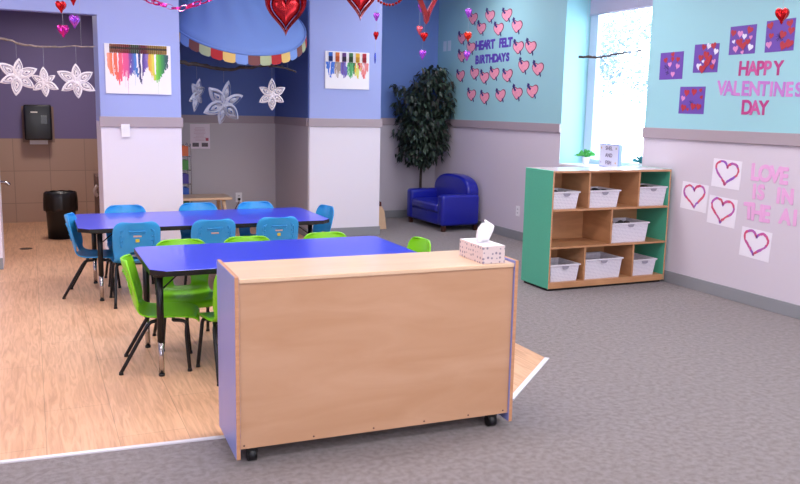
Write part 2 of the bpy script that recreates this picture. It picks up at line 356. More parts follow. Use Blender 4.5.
# ---------------------------------------------------------------- tables
def make_table(x0, x1, y0, y1, z, label, clip=.075, inset=.055):
    cx, cy = (x0+x1)/2, (y0+y1)/2; a, b_ = (x1-x0)/2, (y1-y0)/2
    t = thing('activity_table', label, 'table', (cx, cy, .003), 0); z -= .003
    pts = [(-a+clip, -b_), (a-clip, -b_), (a, -b_+clip), (a, b_-clip*.5), (a-clip*.5, b_), (-a+clip*.5, b_), (-a, b_-clip*.5), (-a, -b_+clip)]
    bm = bmesh.new(); fs = prism(bm, pts, z-.03, z); [setattr(f, 'material_index', 1) for f in fs]; fs[1].material_index = 0
    obj('tabletop', bm, [M_table, mat('black_edge_band', '#08080a', .4)], t, bevel=.003)
    bm = bmesh.new()
    for s in (-1, 1):
        bx(bm, -a+.12, a-.12, s*(b_-.13)-.012, s*(b_-.13)+.012, z-.05, z-.031); bx(bm, s*(a-.1)-.012, s*(a-.1)+.012, -b_+.12, b_-.12, z-.05, z-.031)
    obj('under_frame', bm, M_black_metal, t)
    for sx in (-1, 1):
        for sy in (-1, 1):
            x, y = sx*(a-inset), sy*(b_-.12)
            bm = bmesh.new(); tube(bm, [(x, y, .19), (x, y, z-.031)], .019, 12); tube(bm, [(x, y, z-.05), (x, y, z-.0312)], .032, 12)
            l = obj('leg', bm, M_black_metal, t)
            bm = bmesh.new(); tube(bm, [(x, y, .012), (x, y, .20)], .0145, 12); c = obj('leg_insert', bm, M_chrome, l); c['label'] = 'chrome adjustable lower end of the leg'
            bm = bmesh.new(); tube(bm, [(x, y, .0005), (x, y, .013)], .0165, 12); obj('foot', bm, M_blk, l)
        bm = bmesh.new(); tube(bm, [(sx*(a-inset), -b_+.12, z-.13), (sx*(a-inset)-sx*.12, -b_+.17, z-.04)], .0045, 8); obj('brace', bm, M_black_metal, t)
        bm = bmesh.new(); tube(bm, [(sx*(a-inset), b_-.12, z-.13), (sx*(a-inset)-sx*.12, b_-.17, z-.04)], .0045, 8); obj('brace', bm, M_black_metal, t)
    return t
make_table(.532, 2.105, 4.265, 5.075, .60, 'long blue-topped activity table with green chairs, just behind the wooden shelf unit')
make_table(.278, 2.19, 6.17, 7.06, .56, 'long blue-topped activity table ringed by blue chairs, farther back near the columns', inset=.15)

# ---------------------------------------------------------------- chairs (facing +x)
PROF = [(.180, .262), (.174, .286), (.148, .302), (.06, .306), (-.03, .300), (-.085, .302), (-.125, .314), (-.152, .336), (-.167, .362), (-.176, .39), (-.185, .43), (-.194, .47), (-.203, .51), (-.212, .545), (-.219, .572), (-.225, .592), (-.228, .604), (-.230, .610), (-.2305, .614)]
def chair_shell(m, parent):
    bm = bmesh.new(); n = 12; rows = []
    for i, (x, z) in enumerate(PROF):
        if z < .33 and x > -.14: hw = .168 - .012*max(0, (.0-x)/.15) - (.045 if i == 0 else .022 if i == 1 else .006 if i == 2 else 0)
        else:
            hw = .155+.013*min(1, max(0, (z-.33)/.1)); d = max(0, z-(.614-.068)); hw = hw-.072+math.sqrt(max(0, 1-(d/.0682)**2))*.072
        row = []
        for k in range(n+1):
            u = -1+2*k/n; back = min(1, max(0, (z-.31)/.08)) if x < -.1 else 0
            row.append(bm.verts.new((x+.042*u*u*back, u*hw, z+(1-back)*(.010*u*u*min(1, max(0, (.12-x)/.1))-.004*(1-u*u)))))
        rows.append(row)
    for i in range(len(rows)-1):
        for k in range(n):
            if i in (7, 8) and k in (4, 5, 6, 7): continue
            bm.faces.new((rows[i][k], rows[i][k+1], rows[i+1][k+1], rows[i+1][k]))
    o = obj('seat_shell', bm, m, parent, smooth=True)
    s = o.modifiers.new('s', 'SOLIDIFY'); s.thickness = .012; s.offset = 0
    s2 = o.modifiers.new('b', 'SUBSURF'); s2.levels = 1; s2.render_levels = 2
    return o
def make_chair(m, dark):
    t = thing('school_chair', '', 'chair', (0, 0, .003))
    sh_ = chair_shell(m, t)
    # raised ribs and a grip bar on the rear of the backrest
    def bk(y, z): # point on the rear face of the back
        for (x0, z0), (x1, z1) in zip(PROF[7:], PROF[8:]):
            if z0 <= z <= z1: x = x0+(x1-x0)*(z-z0)/(z1-z0); break
        return Vector((x+.042*(y/.165)**2-.0085, y, z))
    bm = bmesh.new()
    for s in (-1, 1):
        tube(bm, [bk(s*.095, .56), bk(s*.118, .548), bk(s*.122, .50), bk(s*.118, .45), bk(s*.11, .43)], .004, 6)
        for q in range(4): tube(bm, [bk(s*.10, .44+q*.035), bk(s*.115, .44+q*.035)], .005, 6)
    tube(bm, [bk(-.06+.01*k, .548) for k in range(13)], .006, 6); tube(bm, [bk(-.06+.01*k, .532) for k in range(13)], .003, 6)
    obj('back_rib', bm, m, t)
    bm = bmesh.new(); a = [bk(-.028, .518), bk(.028, .518), bk(.028, .506), bk(-.028, .506)]
    vs = [bm.verts.new(p+Vector((-.0012, 0, 0))) for p in a]+[bm.verts.new(p+Vector((.001, 0, 0))) for p in a]
    bm.faces.new(vs[:4]); bm.faces.new(vs[4:][::-1])
    for i in range(4): bm.faces.new((vs[i], vs[(i+1) % 4], vs[4+(i+1) % 4], vs[4+i]))
    l_ = obj('maker_plate', bm, mat('chair_plate', '#c3a9a4', .4), t); l_['label'] = 'small pale plate on the back of the backrest'
    for s in (-1, 1):
        for (tx, fx) in ((.09, .125), (-.07, -.235)):
            bm = bmesh.new(); d = 1 if tx > 0 else -1
            p = smooth_path([(tx-.05*d, s*.118, .281), (tx, s*.132, .279), (tx+.022*d, s*.142, .262), (tx+(fx-tx)*.3+.01*d, s*.150, .20), (fx, s*.168, .012)], 4)
            tube(bm, p, .0105, 8); lg = obj('leg', bm, M_black_metal, t)
            bm = bmesh.new(); tube(bm, [(fx, s*.168, .0003), (fx, s*.168, .016)], [.013, .011], 8); obj('foot_glide', bm, M_blk, lg)
    bm = bmesh.new()
    for tx in (.04, -.03): tube(bm, [(tx, -.118, .281), (tx, .118, .281)], .008, 8)
    obj('seat_frame', bm, M_black_metal, t)
    return t
def sticker(ch, name='sticker'):
    bm = bmesh.new(); bx(bm, -.214, -.2115, -.012, .014, .470, .492); o = obj(name, bm, mat('yellow_sticker', '#d5c13a', .5), ch); o['label'] = 'yellow square sticker'; return o
first = {}
def chair(kind, x, y, rz, label, sticker_on=False):
    if kind not in first:
        c = first[kind] = make_chair(M_bluechair if kind == 'blue' else M_greenchair, None)
    else: c = copy_tree(first[kind])
    c.location = (x, y, .003); c.rotation_euler = (0, 0, rz)
    c['label'] = label; c['group'] = kind+' chairs at the '+('far' if kind == 'blue' else 'near')+' table'
    if sticker_on: sticker(c)
    return c
chair('blue', .435, 6.56, -.2, 'blue plastic school chair at the left end of the far table, facing right')
chair('blue', .665, 6.245, PI/2, 'blue school chair at near side of far table, leftmost with its back to us', True)
chair('blue', 1.212, 6.245, PI/2+.03, 'blue school chair at near side of far table, middle of the three backs')
chair('blue', 1.712, 6.245, PI/2-.02, 'blue school chair at near side of far table, rightmost with yellow sticker', True)
chair('blue', .69, 6.90, -PI/2, 'blue chair on far side of far table, in front of the white column')
chair('blue', 1.29, 6.92, -PI/2, 'blue school chair on far side of the far table, right of the white column')
chair('blue', 1.79, 6.89, -PI/2+.02, 'blue school chair on far side of the far table, below the wall outlet')
chair('blue', 2.105, 6.60, PI+.12, 'blue school chair at the right end of the far table, facing left')
chair('green', .648, 4.60, -.18, 'lime green school chair at left end of the near table, facing right')
chair('green', .978, 4.37, PI/2+.12, 'lime green chair at near side of near table, partly hidden by shelf unit')
chair('green', .825, 4.965, -PI/2, 'lime green school chair on far side of near table, leftmost of that row')
chair('green', 1.245, 4.965, -PI/2, 'lime green school chair on far side of near table, middle of that row')
chair('green', 1.785, 4.99, -PI/2, 'lime green school chair on far side of near table, rightmost of that row')
chair('green', 2.105, 4.74, PI+.0, 'lime green school chair at right end of near table, only its top showing')

# ---------------------------------------------------------------- wooden shelf unit in front
cab = thing('shelf_unit', 'low birch shelf unit on casters seen from behind, with lavender side panels', 'shelf unit', (.701, 3.12, 0), -.032)
CW, CD, CT = 1.284, .395, .789
def side_panel(x0, x1, back_in):
    bm = bmesh.new(); v, fs = bx(bm, x0, x1, 0, CD, .026, CT)
    for f in fs: f.material_index = 1
    fs[4].material_index = 0; fs[5].material_index = 0
    p = obj('side_panel', bm, [M_lav, M_edge], cab, bevel=.004); return p
side_panel(0, .019, 0); side_panel(CW-.019, CW, 0)
bm = bmesh.new(); bx(bm, .0195, CW-.0195, .004, CD-.01, CT-.03, CT-.012); o = obj('top_board', bm, [M_plytop], cab, bevel=.003)
o['label'] = 'pale birch top board'
bm = bmesh.new(); bx(bm, .0195, CW-.0195, .014, .022, .066, CT-.031); obj('back_panel', bm, M_ply, cab)
bm = bmesh.new(); bx(bm, .0195, CW-.0195, .0225, CD-.01, .066, .084); obj('bottom_board', bm, M_ply2, cab)
bm = bmesh.new(); bx(bm, .0195, CW-.0195, .0225, CD-.02, .40, .418); obj('shelf', bm, M_ply2, cab)
bm = bmesh.new(); bx(bm, .63, .648, .0225, CD-.02, .0845, .3995); bx(bm, .63, .648, .0225, CD-.02, .4185, CT-.031); obj('divider', bm, M_ply2, cab)
for x in (.072, 1.195):
    for y in (.045, .31):
        bm = bmesh.new(); tube(bm, [(x-.018, y, .0285), (x+.018, y, .0285)], .028, 16); bx(bm, x-.022, x+.022, y-.018, y+.018, .040, .0655)
        obj('caster', bm, M_blk, cab)
for x in (.035, .33, .60, .84, 1.06, 1.24):
    bm = bmesh.new(); tube(bm, [(x, .0128, .080), (x, .0142, .080)], .004, 8); obj('screw', bm, M_darkwood, cab)
# tissue box
M_tiss = mat('tissue_box_card', '#ddc9c4', .5)
def tissue_pattern(m):
    nt = m.node_tree; b = nt.nodes['Principled BSDF']; tc = nt.nodes.new('ShaderNodeTexCoord'); v = nt.nodes.new('ShaderNodeTexVoronoi'); v.inputs['Scale'].default_value = 46; v.inputs['Randomness'].default_value = .35
    r = nt.nodes.new('ShaderNodeValToRGB'); r.color_ramp.elements[0].position = .22; r.color_ramp.elements[1].position = .32; r.color_ramp.elements[0].color = lin('#8d8090'); r.color_ramp.elements[1].color = lin('#dcc8c6')
    nt.links.new(tc.outputs['Object'], v.inputs[0]); nt.links.new(v.outputs['Distance'], r.inputs[0]); nt.links.new(r.outputs[0], b.inputs['Base Color'])
tissue_pattern(M_tiss)
e1 = Vector((math.cos(-.032), math.sin(-.032), 0)); e2 = Vector((-e1.y, e1.x, 0))
tb = thing('tissue_box', 'patterned tissue box with a white tissue sticking out, on the birch shelf unit', 'tissue box', Vector((.701, 3.12, CT-.0118))+e1*1.108+e2*.020, -.032)
bm = bmesh.new(); v, fs = bx(bm, 0, .113, 0, .232, 0, .080); [setattr(f, 'material_index', 0) for f in fs]; fs[1].material_index = 1
obj('carton', bm, [M_tiss, mat('tissue_box_top', '#efe9ee', .5)], tb, bevel=.002)
bm = bmesh.new(); prism(bm, [(.058+.035*math.cos(a*PI/10), .11+.07*math.sin(a*PI/10)) for a in range(20)], .0802, .0812); obj('opening', bm, mat('opening_film', '#d5d0da', .3), tb)
bm = bmesh.new(); n = 9; rows = []
for i in range(8):
    t = i/7; row = []
    for k in range(n):
        u = k/(n-1)-.5; w = .060+.070*t-.02*max(0, t-.75)*4; row.append(bm.verts.new((.058+.02*t+u*w*.9+.008*math.sin(5*u+3*t), .11+.02*math.sin(u*9+t*2)*(.4+t)+u*.03, .081+.10*t*(1-.28*max(0, u)*2*t)-.012*abs(u)*t)))
    rows.append(row)
for i in range(7):
    for k in range(n-1): bm.faces.new((rows[i][k], rows[i][k+1], rows[i+1][k+1], rows[i+1][k]))
o = obj('tissue', bm, M_whitep, tb, smooth=True); s = o.modifiers.new('s', 'SOLIDIFY'); s.thickness = .0015

# ---------------------------------------------------------------- green shelf with baskets
gx0, gx1, gy0, gy1, gz = 3.80, XW-.032, 5.45, 5.857, .99
gs = thing('cubby_shelf', 'green-sided cubby shelf with white baskets, standing against the wall under the window', 'shelf unit', (gx0, gy0, 0))
GW, GD = gx1-gx0, gy1-gy0
def gpanel(x0, x1):
    bm = bmesh.new(); v, fs = bx(bm, x0, x1, 0, GD, .022, gz); [setattr(f, 'material_index', 1) for f in fs]; fs[4].material_index = 0; fs[5].material_index = 0; fs[1].material_index = 0
    obj('side_panel', bm, [M_green, M_edge], gs, bevel=.003)
gpanel(0, .016); gpanel(GW-.016, GW)
bm = bmesh.new(); v, fs = bx(bm, .0165, GW-.0165, .0, GD, gz-.018, gz-.001); fs[2].material_index = 1
obj('top_board', bm, [mat('pale_top', '#e9e2e4', .18, coat=.5), M_edge], gs)['label'] = 'glossy pale top board'
g = lambda n, *a: (lambda bm: (bx(bm, *a), obj(n, bm, [M_ply2], gs)))(bmesh.new())
g('shelf', .0165, GW-.0165, .003, GD-.02, .66, .676); g('shelf', .0165, GW-.0165, .003, GD-.02, .352, .368)
g('bottom_board', .0165, GW-.0165, .003, GD-.02, .05, .07); g('front_rail', .0165, GW-.0165, .003, .02, .022, .0498)
g('back_panel', .0165, GW-.0165, GD-.019, GD-.01, .05, gz-.0185)
for x, a, b_ in ((.366, .6765, gz-.0185), (.880, .6765, gz-.0185), (.613, .3685, .6595), (.358, .0705, .3515), (.862, .0705, .3515)): g('divider', x-.008, x+.008, .005, GD-.0195, a, b_)
bm = bmesh.new(); bx(bm, .02, GW-.02, .03, GD-.02, .0005, .0215); obj('plinth', bm, M_blk, gs)
M_bask = mat('white_basket_plastic', '#e4dfe9', .45)
def bask_tex(m):
    nt = m.node_tree; b = nt.nodes['Principled BSDF']; tc = nt.nodes.new('ShaderNodeTexCoord'); br = nt.nodes.new('ShaderNodeTexBrick'); br.offset = 0
    sp = nt.nodes.new('ShaderNodeSeparateXYZ'); cx = nt.nodes.new('ShaderNodeCombineXYZ'); ad = nt.nodes.new('ShaderNodeMath'); ad.operation = 'ADD'
    nt.links.new(tc.outputs['Object'], sp.inputs[0]); nt.links.new(sp.outputs[0], ad.inputs[0]); nt.links.new(sp.outputs[1], ad.inputs[1]); nt.links.new(ad.outputs[0], cx.inputs[0]); nt.links.new(sp.outputs[2], cx.inputs[1])
    br.inputs['Brick Width'].default_value = .014; br.inputs['Row Height'].default_value = .0125; br.inputs['Scale'].default_value = 1; br.inputs['Mortar Size'].default_value = .0035
    br.inputs['Color1'].default_value = br.inputs['Color2'].default_value = lin('#b9b3c8'); br.inputs['Mortar'].default_value = lin('#e9e4ee')
    nt.links.new(cx.outputs[0], br.inputs[0]); nt.links.new(br.outputs[0], b.inputs['Base Color'])
M_baskw = mat('woven_basket_wall', '#e4dfe9', .45); bask_tex(M_baskw)
def basket(x0, x1, z, h, label, stuffc=None, yf=.02):
    w = x1-x0; d = .30; t = thing('storage_basket', label, 'basket', (gx0+(x0+x1)/2, gy0+yf+d/2, z), 0, 'white baskets in the cubby shelf')
    bm = bmesh.new(); ta = .014
    def ring(a, z_, inset=0): return [bm.verts.new((sx*(w/2-a), sy*(d/2-a), z_)) for sx, sy in ((-1, -1), (1, -1), (1, 1), (-1, 1))]
    R = [ring(.018, 0), ring(.004, h-.012), ring(.010, h-.012), ring(.023, .006)]
    bm.faces.new(R[0]); bm.faces.new(R[3])
    for i in range(3):
        for k in range(4): bm.faces.new((R[i][k], R[i][(k+1) % 4], R[i+1][(k+1) % 4], R[i+1][k]))
    obj('basket_wall', bm, M_baskw, t)
    bm = bmesh.new(); R = [ring(.003, h-.014), ring(-.006, h-.010), ring(-.006, h), ring(.006, h), ring(.010, h-.013)]
    for i in range(4):
        for k in range(4): bm.faces.new((R[i][k], R[i][(k+1) % 4], R[i+1][(k+1) % 4], R[i+1][k]))
    # grip dip drawn as a dark handle slot under the rim
    obj('rim', bm, M_bask, t)
    bm = bmesh.new(); pts = [(-.035, 0), (.035, 0), (.028, -.016), (.014, -.024), (-.014, -.024), (-.028, -.016)]
    prism(bm, pts, 0, .0015, M=Matrix.Translation((0, -d/2-.0046, h-.0145)) @ Matrix(((1, 0, 0, 0), (0, 0, -1, 0), (0, 1, 0, 0), (0, 0, 0, 1)))); obj('grip', bm, mat('grip_grey', '#9c97a8', .5), t)
    if stuffc:
        bm = bmesh.new(); R_ = random.Random(int(x0*1000))
        for _ in range(7):
            cx, cy = R_.uniform(-w/2+.06, w/2-.06), R_.uniform(-d/2+.06, d/2-.06); r = R_.uniform(.025, .04)
            m_ = Matrix.Translation((cx, cy, h-.022)) @ Matrix.Rotation(R_.uniform(0, 3), 4, 'Z') @ Matrix.Diagonal((1.1, .7, .6, 1))
            bmesh.ops.create_icosphere(bm, subdivisions=2, radius=r, matrix=m_)
        o = obj('toy_pile', bm, mat('toys_'+stuffc[1:], stuffc, .5), t, smooth=True); o['kind'] = 'stuff'
    return t
basket(.024, .280, .6765, .142, 'white basket in the top left cubby', '#4a4550')
basket(.378, .694, .6765, .146, 'white basket in the top middle cubby', '#3d4048')
basket(.893, 1.198, .6765, .165, 'white basket in the top right cubby, heaped with brown items', '#4b3a34')
basket(.632, 1.024, .3685, .170, 'white basket in the middle row, right-hand cubby', '#55565c')
basket(.030, .322, .0705, .145, 'small white basket in the bottom left cubby')
basket(.371, .765, .0705, .172, 'wide white basket in the bottom middle cubby')
basket(.877, 1.135, .0705, .142, 'small white basket in the bottom right cubby')

# ---------------------------------------------------------------- things on the window sill
def potted(x, y, label, leafc, s=1, seed=1, potc='#dfe6e8'):
    R = random.Random(seed); t = thing('potted_plant', label, 'plant', (x, y, ZS+.0005))
    bm = bmesh.new(); lathe(bm, [(.030*s, 0), (.040*s, .075*s), (.043*s, .08*s), (.036*s, .08*s), (.034*s, .07*s)], 20); obj('pot', bm, mat('pot'+potc[1:], potc, .4), t)
    bm = bmesh.new()
    for i in range(70):
        a = R.uniform(0, 2*PI); el = R.uniform(.35, 1.5); L = R.uniform(.05, .10)*s; d = Vector((math.cos(a)*math.cos(el), math.sin(a)*math.cos(el), math.sin(el)))
        sd = d.cross(Vector((0, 0, 1))).normalized()*.011*s; p = Vector((0, 0, .075*s)); q = p+d*L; tip = q+Vector((d.x, d.y, -.5))*L*.45
        v = [bm.verts.new(c) for c in (p, (p+q)/2+sd, q+sd*.9, tip, q-sd*.9, (p+q)/2-sd)]; bm.faces.new(v)
    obj('leaves', bm, mat('leaf'+leafc[1:], leafc, .5), t)
potted(5.20, 6.90, 'small bright green potted plant on the window sill, left of the letter board', '#4fae52', .95, 2)
potted(5.20, 6.06, 'small blue-green potted plant at right end of the window sill', '#3f8f98', .85, 4)
lb = thing('letter_board', 'white light-box letter board with dark words, on the window sill', 'letter board', (5.20, 6.51, ZS+.0005), 0)
lb.rotation_euler = (0, 0, -PI/2-.05)   # its front faces the room
FR = Matrix(((1, 0, 0, 0), (0, 0, -1, 0), (0, 1, 0, 0), (0, 0, 0, 1)))
bm = bmesh.new(); bx(bm, -.158, .158, -.02, .02, 0, .225); obj('case', bm, mat('board_case', '#7d8fd2', .4), lb, bevel=.003)
bm = bmesh.new(); bx(bm, -.150, .150, -.0215, -.0202, .008, .217); obj('panel', bm, mat('board_panel', '#dcd9ee', .4), lb)
for word, z in (('SHEL', .185), ('AND', .117), ('FISH', .045)):
    me, hh = text_mesh(word, .052, .0006, .001); me.transform(Matrix.Translation((0, -.0216, z)) @ FR)
    link('word', me, mat('board_letters', '#6a5a78', .6), lb)
for x, z, c in ((-.125, .185, '#d9a777'), (.115, .185, '#8a8f5a'), (-.125, .045, '#b9a7c9'), (.115, .045, '#d9a777')):
    bm = bmesh.new(); prism(bm, [((.014 if k % 2 else .006)*math.cos(k*PI/5), (.014 if k % 2 else .006)*math.sin(k*PI/5)) for k in range(10)], 0, .001, M=Matrix.Translation((x, -.0216, z)) @ FR); obj('star_mark', bm, mat('mark'+c[1:], c, .5), lb)

# ---------------------------------------------------------------- armchair
def rounded(name, x0, x1, y0, y1, z0, z1, r, m, parent, seg=5):
    o = box(name, x0, x1, y0, y1, z0, z1, m, parent, bevel=r, seg=seg)
    for p in o.data.polygons: p.use_smooth = True
    return o
# local frame: front faces -x, length along y
sf = thing('armchair', 'royal blue vinyl child-size armchair with dark wooden feet, under the tree', 'armchair', (4.455, 8.64, 0), .03)
SL, SD = .98, .545
rounded('base', .02, SD, .06, SL-.06, .07, .22, .02, M_vinyl, sf)
rounded('seat_cushion', .0, SD-.14, .145, SL-.145, .2205, .335, .035, M_vinyl, sf)
for y0, y1 in ((0, .14), (SL-.14, SL)): rounded('armrest', .0, SD-.02, y0, y1, .07, .445, .04, M_vinyl, sf)
bm = bmesh.new(); n = 22; pts = [(.06, .22), (.06, .42)]
for k in range(n+1):
    a = PI-PI*k/n; pts.append((SL/2+(SL/2-.05)*(abs(math.cos(a))**.75)*(1 if math.cos(a) > 0 else -1), .44+.22*(math.sin(a)**.8)))
pts += [(SL-.06, .42), (SL-.06, .22)]
va = [bm.verts.new((SD-.17, y, z)) for y, z in pts]; vb = [bm.verts.new((SD-.0, y, z)) for y, z in pts]; N = len(pts)
bm.faces.new(va); bm.faces.new(vb[::-1])
for i in range(N): bm.faces.new((va[i], va[(i+1) % N], vb[(i+1) % N], vb[i]))
obj('backrest', bm, M_vinyl, sf, smooth=True, bevel=.035, seg=5)
for x, y in ((.05, .05), (SD-.05, .05), (.05, SL-.05), (SD-.05, SL-.05)):
    bm = bmesh.new(); bx(bm, x-.022, x+.022, y-.022, y+.022, .0005, .0695); obj('foot', bm, M_darkwood, sf)

# ---------------------------------------------------------------- tree in the corner
tr = thing('potted_tree', 'tall dark green artificial tree in the corner behind the blue armchair', 'tree', (4.76, 9.87, 0))
bm = bmesh.new(); lathe(bm, [(.10, .0005), (.14, .24), (.145, .25), (.13, .25), (.125, .22)], 24); obj('pot', bm, mat('dark_pot', '#2a211e', .6), tr)
bm = bmesh.new(); tube(bm, smooth_path([(0, 0, .2), (-.01, 0, .6), (.01, -.02, 1.0), (-.02, -.02, 1.4), (.02, -.04, 1.85)], 5), .018, 8)
Rr = random.Random(11)
for i in range(26):
    z = .75+1.05*i/26; a = Rr.uniform(0, 2*PI); tube(bm, [(0, -.02, z), (.14*math.cos(a)-.03, .10*math.sin(a)-.12, z+.14), (.25*math.cos(a)-.03, .10*math.sin(a)-.16, z+.18)], [.008, .006, .003], 5)
obj('trunk', bm, mat('tree_bark', '#3d332c', .8), tr)
bm = bmesh.new(); cols = []
def leaf(c, d, L, w):
    d = d.normalized(); s = d.cross(Vector((Rr.gauss(0, .3), Rr.gauss(0, .3), 1))).normalized()*w; dn = Vector((0, 0, -L*.18))
    v = [bm.verts.new(p) for p in (c, c+d*L*.3+s, c+d*L*.65+s*.8+dn*.4, c+d*L+dn, c+d*L*.65-s*.8+dn*.4, c+d*L*.3-s)]
    bm.faces.new((v[0], v[1], v[2], v[3])); bm.faces.new((v[0], v[3], v[4], v[5]))
# silhouette: (height, left edge, right edge) about the trunk
SIL = [(.74, -.02, .06), (.80, -.40, .16), (.90, -.45, .19), (1.1, -.44, .20), (1.35, -.46, .22), (1.6, -.52, .25), (1.76, -.50, .24), (1.80, -.22, .22), (1.90, -.12, .20), (2.0, .00, .12)]
def sil(z):
    for (a, l, r), (b_, l2, r2) in zip(SIL, SIL[1:]):
        if a <= z <= b_: t = (z-a)/(b_-a); return l+(l2-l)*t+.06, r+(r2-r)*t+.01
    return 0, 0
for i in range(225):
    z = Rr.uniform(.78, 1.97); l, r = sil(z); x = Rr.uniform(l+.04, r-.02); c = Vector((x-.0, -.17+Rr.uniform(-.20, .24), z))
    out = Vector((x*1.2, c.y*1.2, -.35))
    for _ in range(15):
        p = c+Vector((Rr.gauss(0, .035), Rr.gauss(0, .035), Rr.gauss(0, .04)))
        d = out.normalized()*.6+Vector((Rr.gauss(0, .55), Rr.gauss(0, .5), Rr.gauss(-.25, .5))); leaf(p, d, Rr.uniform(.055, .105), Rr.uniform(.013, .022))
for v in bm.verts: v.co.x = min(v.co.x, .265); v.co.y = min(v.co.y, .16)
fo = obj('foliage', bm, attr_mat('dark_leaves', .45), tr, auto=True)
cs = [];
for i in range(len(fo.data.polygons)//2):
    k = Rr.choice(('#1d2b24', '#26382c', '#202d2a', '#34463a', '#2c2a28', '#4a5d50')); cs += [lin(k)]*2
tint(fo, cs)

# low wooden shelf peeking out behind the right column
ws = thing('wooden_bookcase', 'light wooden low bookcase end peeking out from behind the right column', 'bookcase', (3.70, 9.1, 0))
bm = bmesh.new(); prism(bm, [(.0, .0), (.23, 0), (.20, .22), (.165, .28), (.0, .28)], 0, .02, M=Matrix.Translation((0, .02, .0005)) @ FR); obj('side_panel', bm, M_tan, ws)
bm = bmesh.new(); bx(bm, 0, .165, .0205, .5, .02, .04); bx(bm, 0, .165, .0205, .5, .25, .27); obj('shelf', bm, M_tan, ws)
bm = bmesh.new(); bx(bm, 3.71, 3.875, 9.13, 9.45, .2715, .335); tag(obj('toy_box', bm, mat('dark_red_box', '#5a2020', .5), bevel=.01), 'dark red box lying on the low wooden bookcase behind the column', 'box')

# ---------------------------------------------------------------- alcove furniture
wt = thing('wooden_table', 'small light wooden table with splayed legs at the back of the alcove', 'table', (1.30, 9.15, .003))
TT = .43
bm = bmesh.new(); bx(bm, 0, .75, 0, .42, TT-.03, TT); obj('tabletop', bm, M_tan, wt, bevel=.006)
for x, dx in ((.66, .05), (.09, -.05)):
    for y, dy in ((.06, -.02), (.36, .02)):
        bm = bmesh.new(); tube(bm, [(x, y, TT-.031), (x+dx, y+dy, .001)], [.022, .016], 12); obj('leg', bm, M_tan, wt)
rk = thing('wire_rack', 'silver wire rack of coloured bins half hidden behind the left column', 'rack', (1.44, 9.64, .003))
bm = bmesh.new()
for y in (0, .22):
    tube(bm, smooth_path([(.24, y, .001), (.24, y, .93), (.225, y, .975), (.19, y, .99), (.0, y, .99)], 4), .006, 6); tube(bm, [(.0, y, .001), (.0, y, .99)], .006, 6)
for z in (.06, .22, .38, .54, .70, .86): tube(bm, [(0, 0, z), (.24, 0, z), (.24, .22, z), (0, .22, z)], .004, 6)
obj('wire_frame', bm, M_chrome, rk)
for i, c in enumerate(('#c4262c', '#2f7a4f', '#1f57b8', '#3b2a8e', '#3f8a3a', '#d9622a')):
    bm = bmesh.new(); v, fs = bx(bm, .012, .215, .012, .208, .066+.16*i, .066+.16*i+.11); bmesh.ops.delete(bm, geom=[fs[1]], context='FACES')
    o = obj('bin', bm, mat('bin'+c[1:], c, .4), rk); s = o.modifiers.new('s', 'SOLIDIFY'); s.thickness = .003; o['label'] = {0: 'red', 1: 'dark green', 2: 'blue', 3: 'purple', 4: 'green', 5: 'orange'}[i]+' plastic bin'

def plate(name, M, w, h, label, cat, slots=True, cord=False):
    t = thing(name, label, cat, M=M); bm = bmesh.new(); bx(bm, -w/2, w/2, -h/2, h/2, .0004, .006); obj('cover_plate', bm, M_white, t, bevel=.002)
    if slots:
        for y in (-.02, .02): bm = bmesh.new(); bx(bm, -.012, .012, y-.009, y+.009, .0061, .0068, 1); bx(bm, -.010, -.006, y-.006, y+.006, .0066, .0072); bx(bm, .006, .010, y-.006, y+.006, .0066, .0072); obj('socket', bm, [mat('socket_dark', '#4a4650', .5), mat('socket_face', '#dcd8e0', .4)], t)
    else: bm = bmesh.new(); bx(bm, -.008, .008, -.015, .015, .0061, .011); obj('switch', bm, M_white, t)
    if cord:
        bm = bmesh.new(); bx(bm, -.014, .014, -.034, -.006, .0068, .03); tube(bm, smooth_path([(0, -.02, .025), (-.01, -.06, .04), (-.05, -.14, .02), (-.09, -.26, .02)], 5), .004, 6); obj('plug', bm, M_blk, t)
    return t
plate('wall_outlet', wallR(7.901, .331), .075, .115, 'white electrical outlet low on right wall, left of the green shelf', 'outlet')
plate('wall_outlet', wallF(2.33, .33, YB), .08, .12, 'white electrical outlet with a black plug on the alcove wall', 'outlet', cord=True)
plate('light_switch', wallF(.783, 1.213, 7.78), .075, .115, 'white light switch on the rail of the left column', 'switch', slots=False)
for y in (9.845, 9.72): 
    bm = bmesh.new(); bx(bm, -.045, .045, -.065, .065, .0005, .003); o = obj('wall_plate', bm, mat('pale_plate', '#d3e2ec', .5)); o.matrix_world = wallR(y, 2.285)
    tag(o, 'pale blank rectangle on teal wall above the tree, %s of the pair' % ('left' if y > 9.8 else 'right'), 'wall plate', 'pale plates above the tree')

# poster in the alcove
po = thing('wall_poster', 'white notice with pink text and two small dark photos on the grey alcove wall', 'poster', M=wallF(1.868, 1.082, YB))
bm = bmesh.new(); bx(bm, -.118, .118, -.148, .148, .0005, .002); obj('sheet', bm, mat('notice_paper', '#e9dbe6', .7), po)
bm = bmesh.new(); Rr = random.Random(3)
for k in range(10): L = Rr.uniform(.05, .085); bx(bm, -L, L*.9, .10-.017*k, .104-.017*k, .0021, .0026)
obj('text_lines', bm, mat('faded_pink_ink', '#c79db2', .7), po)
for x in (-.055, .055): bm = bmesh.new(); bx(bm, x-.038, x+.038, -.125, -.078, .0021, .0028); obj('photo', bm, mat('small_photo', '#5a4750', .4, var=.4, scale=60), po)
bm = bmesh.new(); bx(bm, .065, .10, -.055, -.02, .0021, .0026); obj('seal', bm, mat('seal_red', '#b0405f', .5), po)

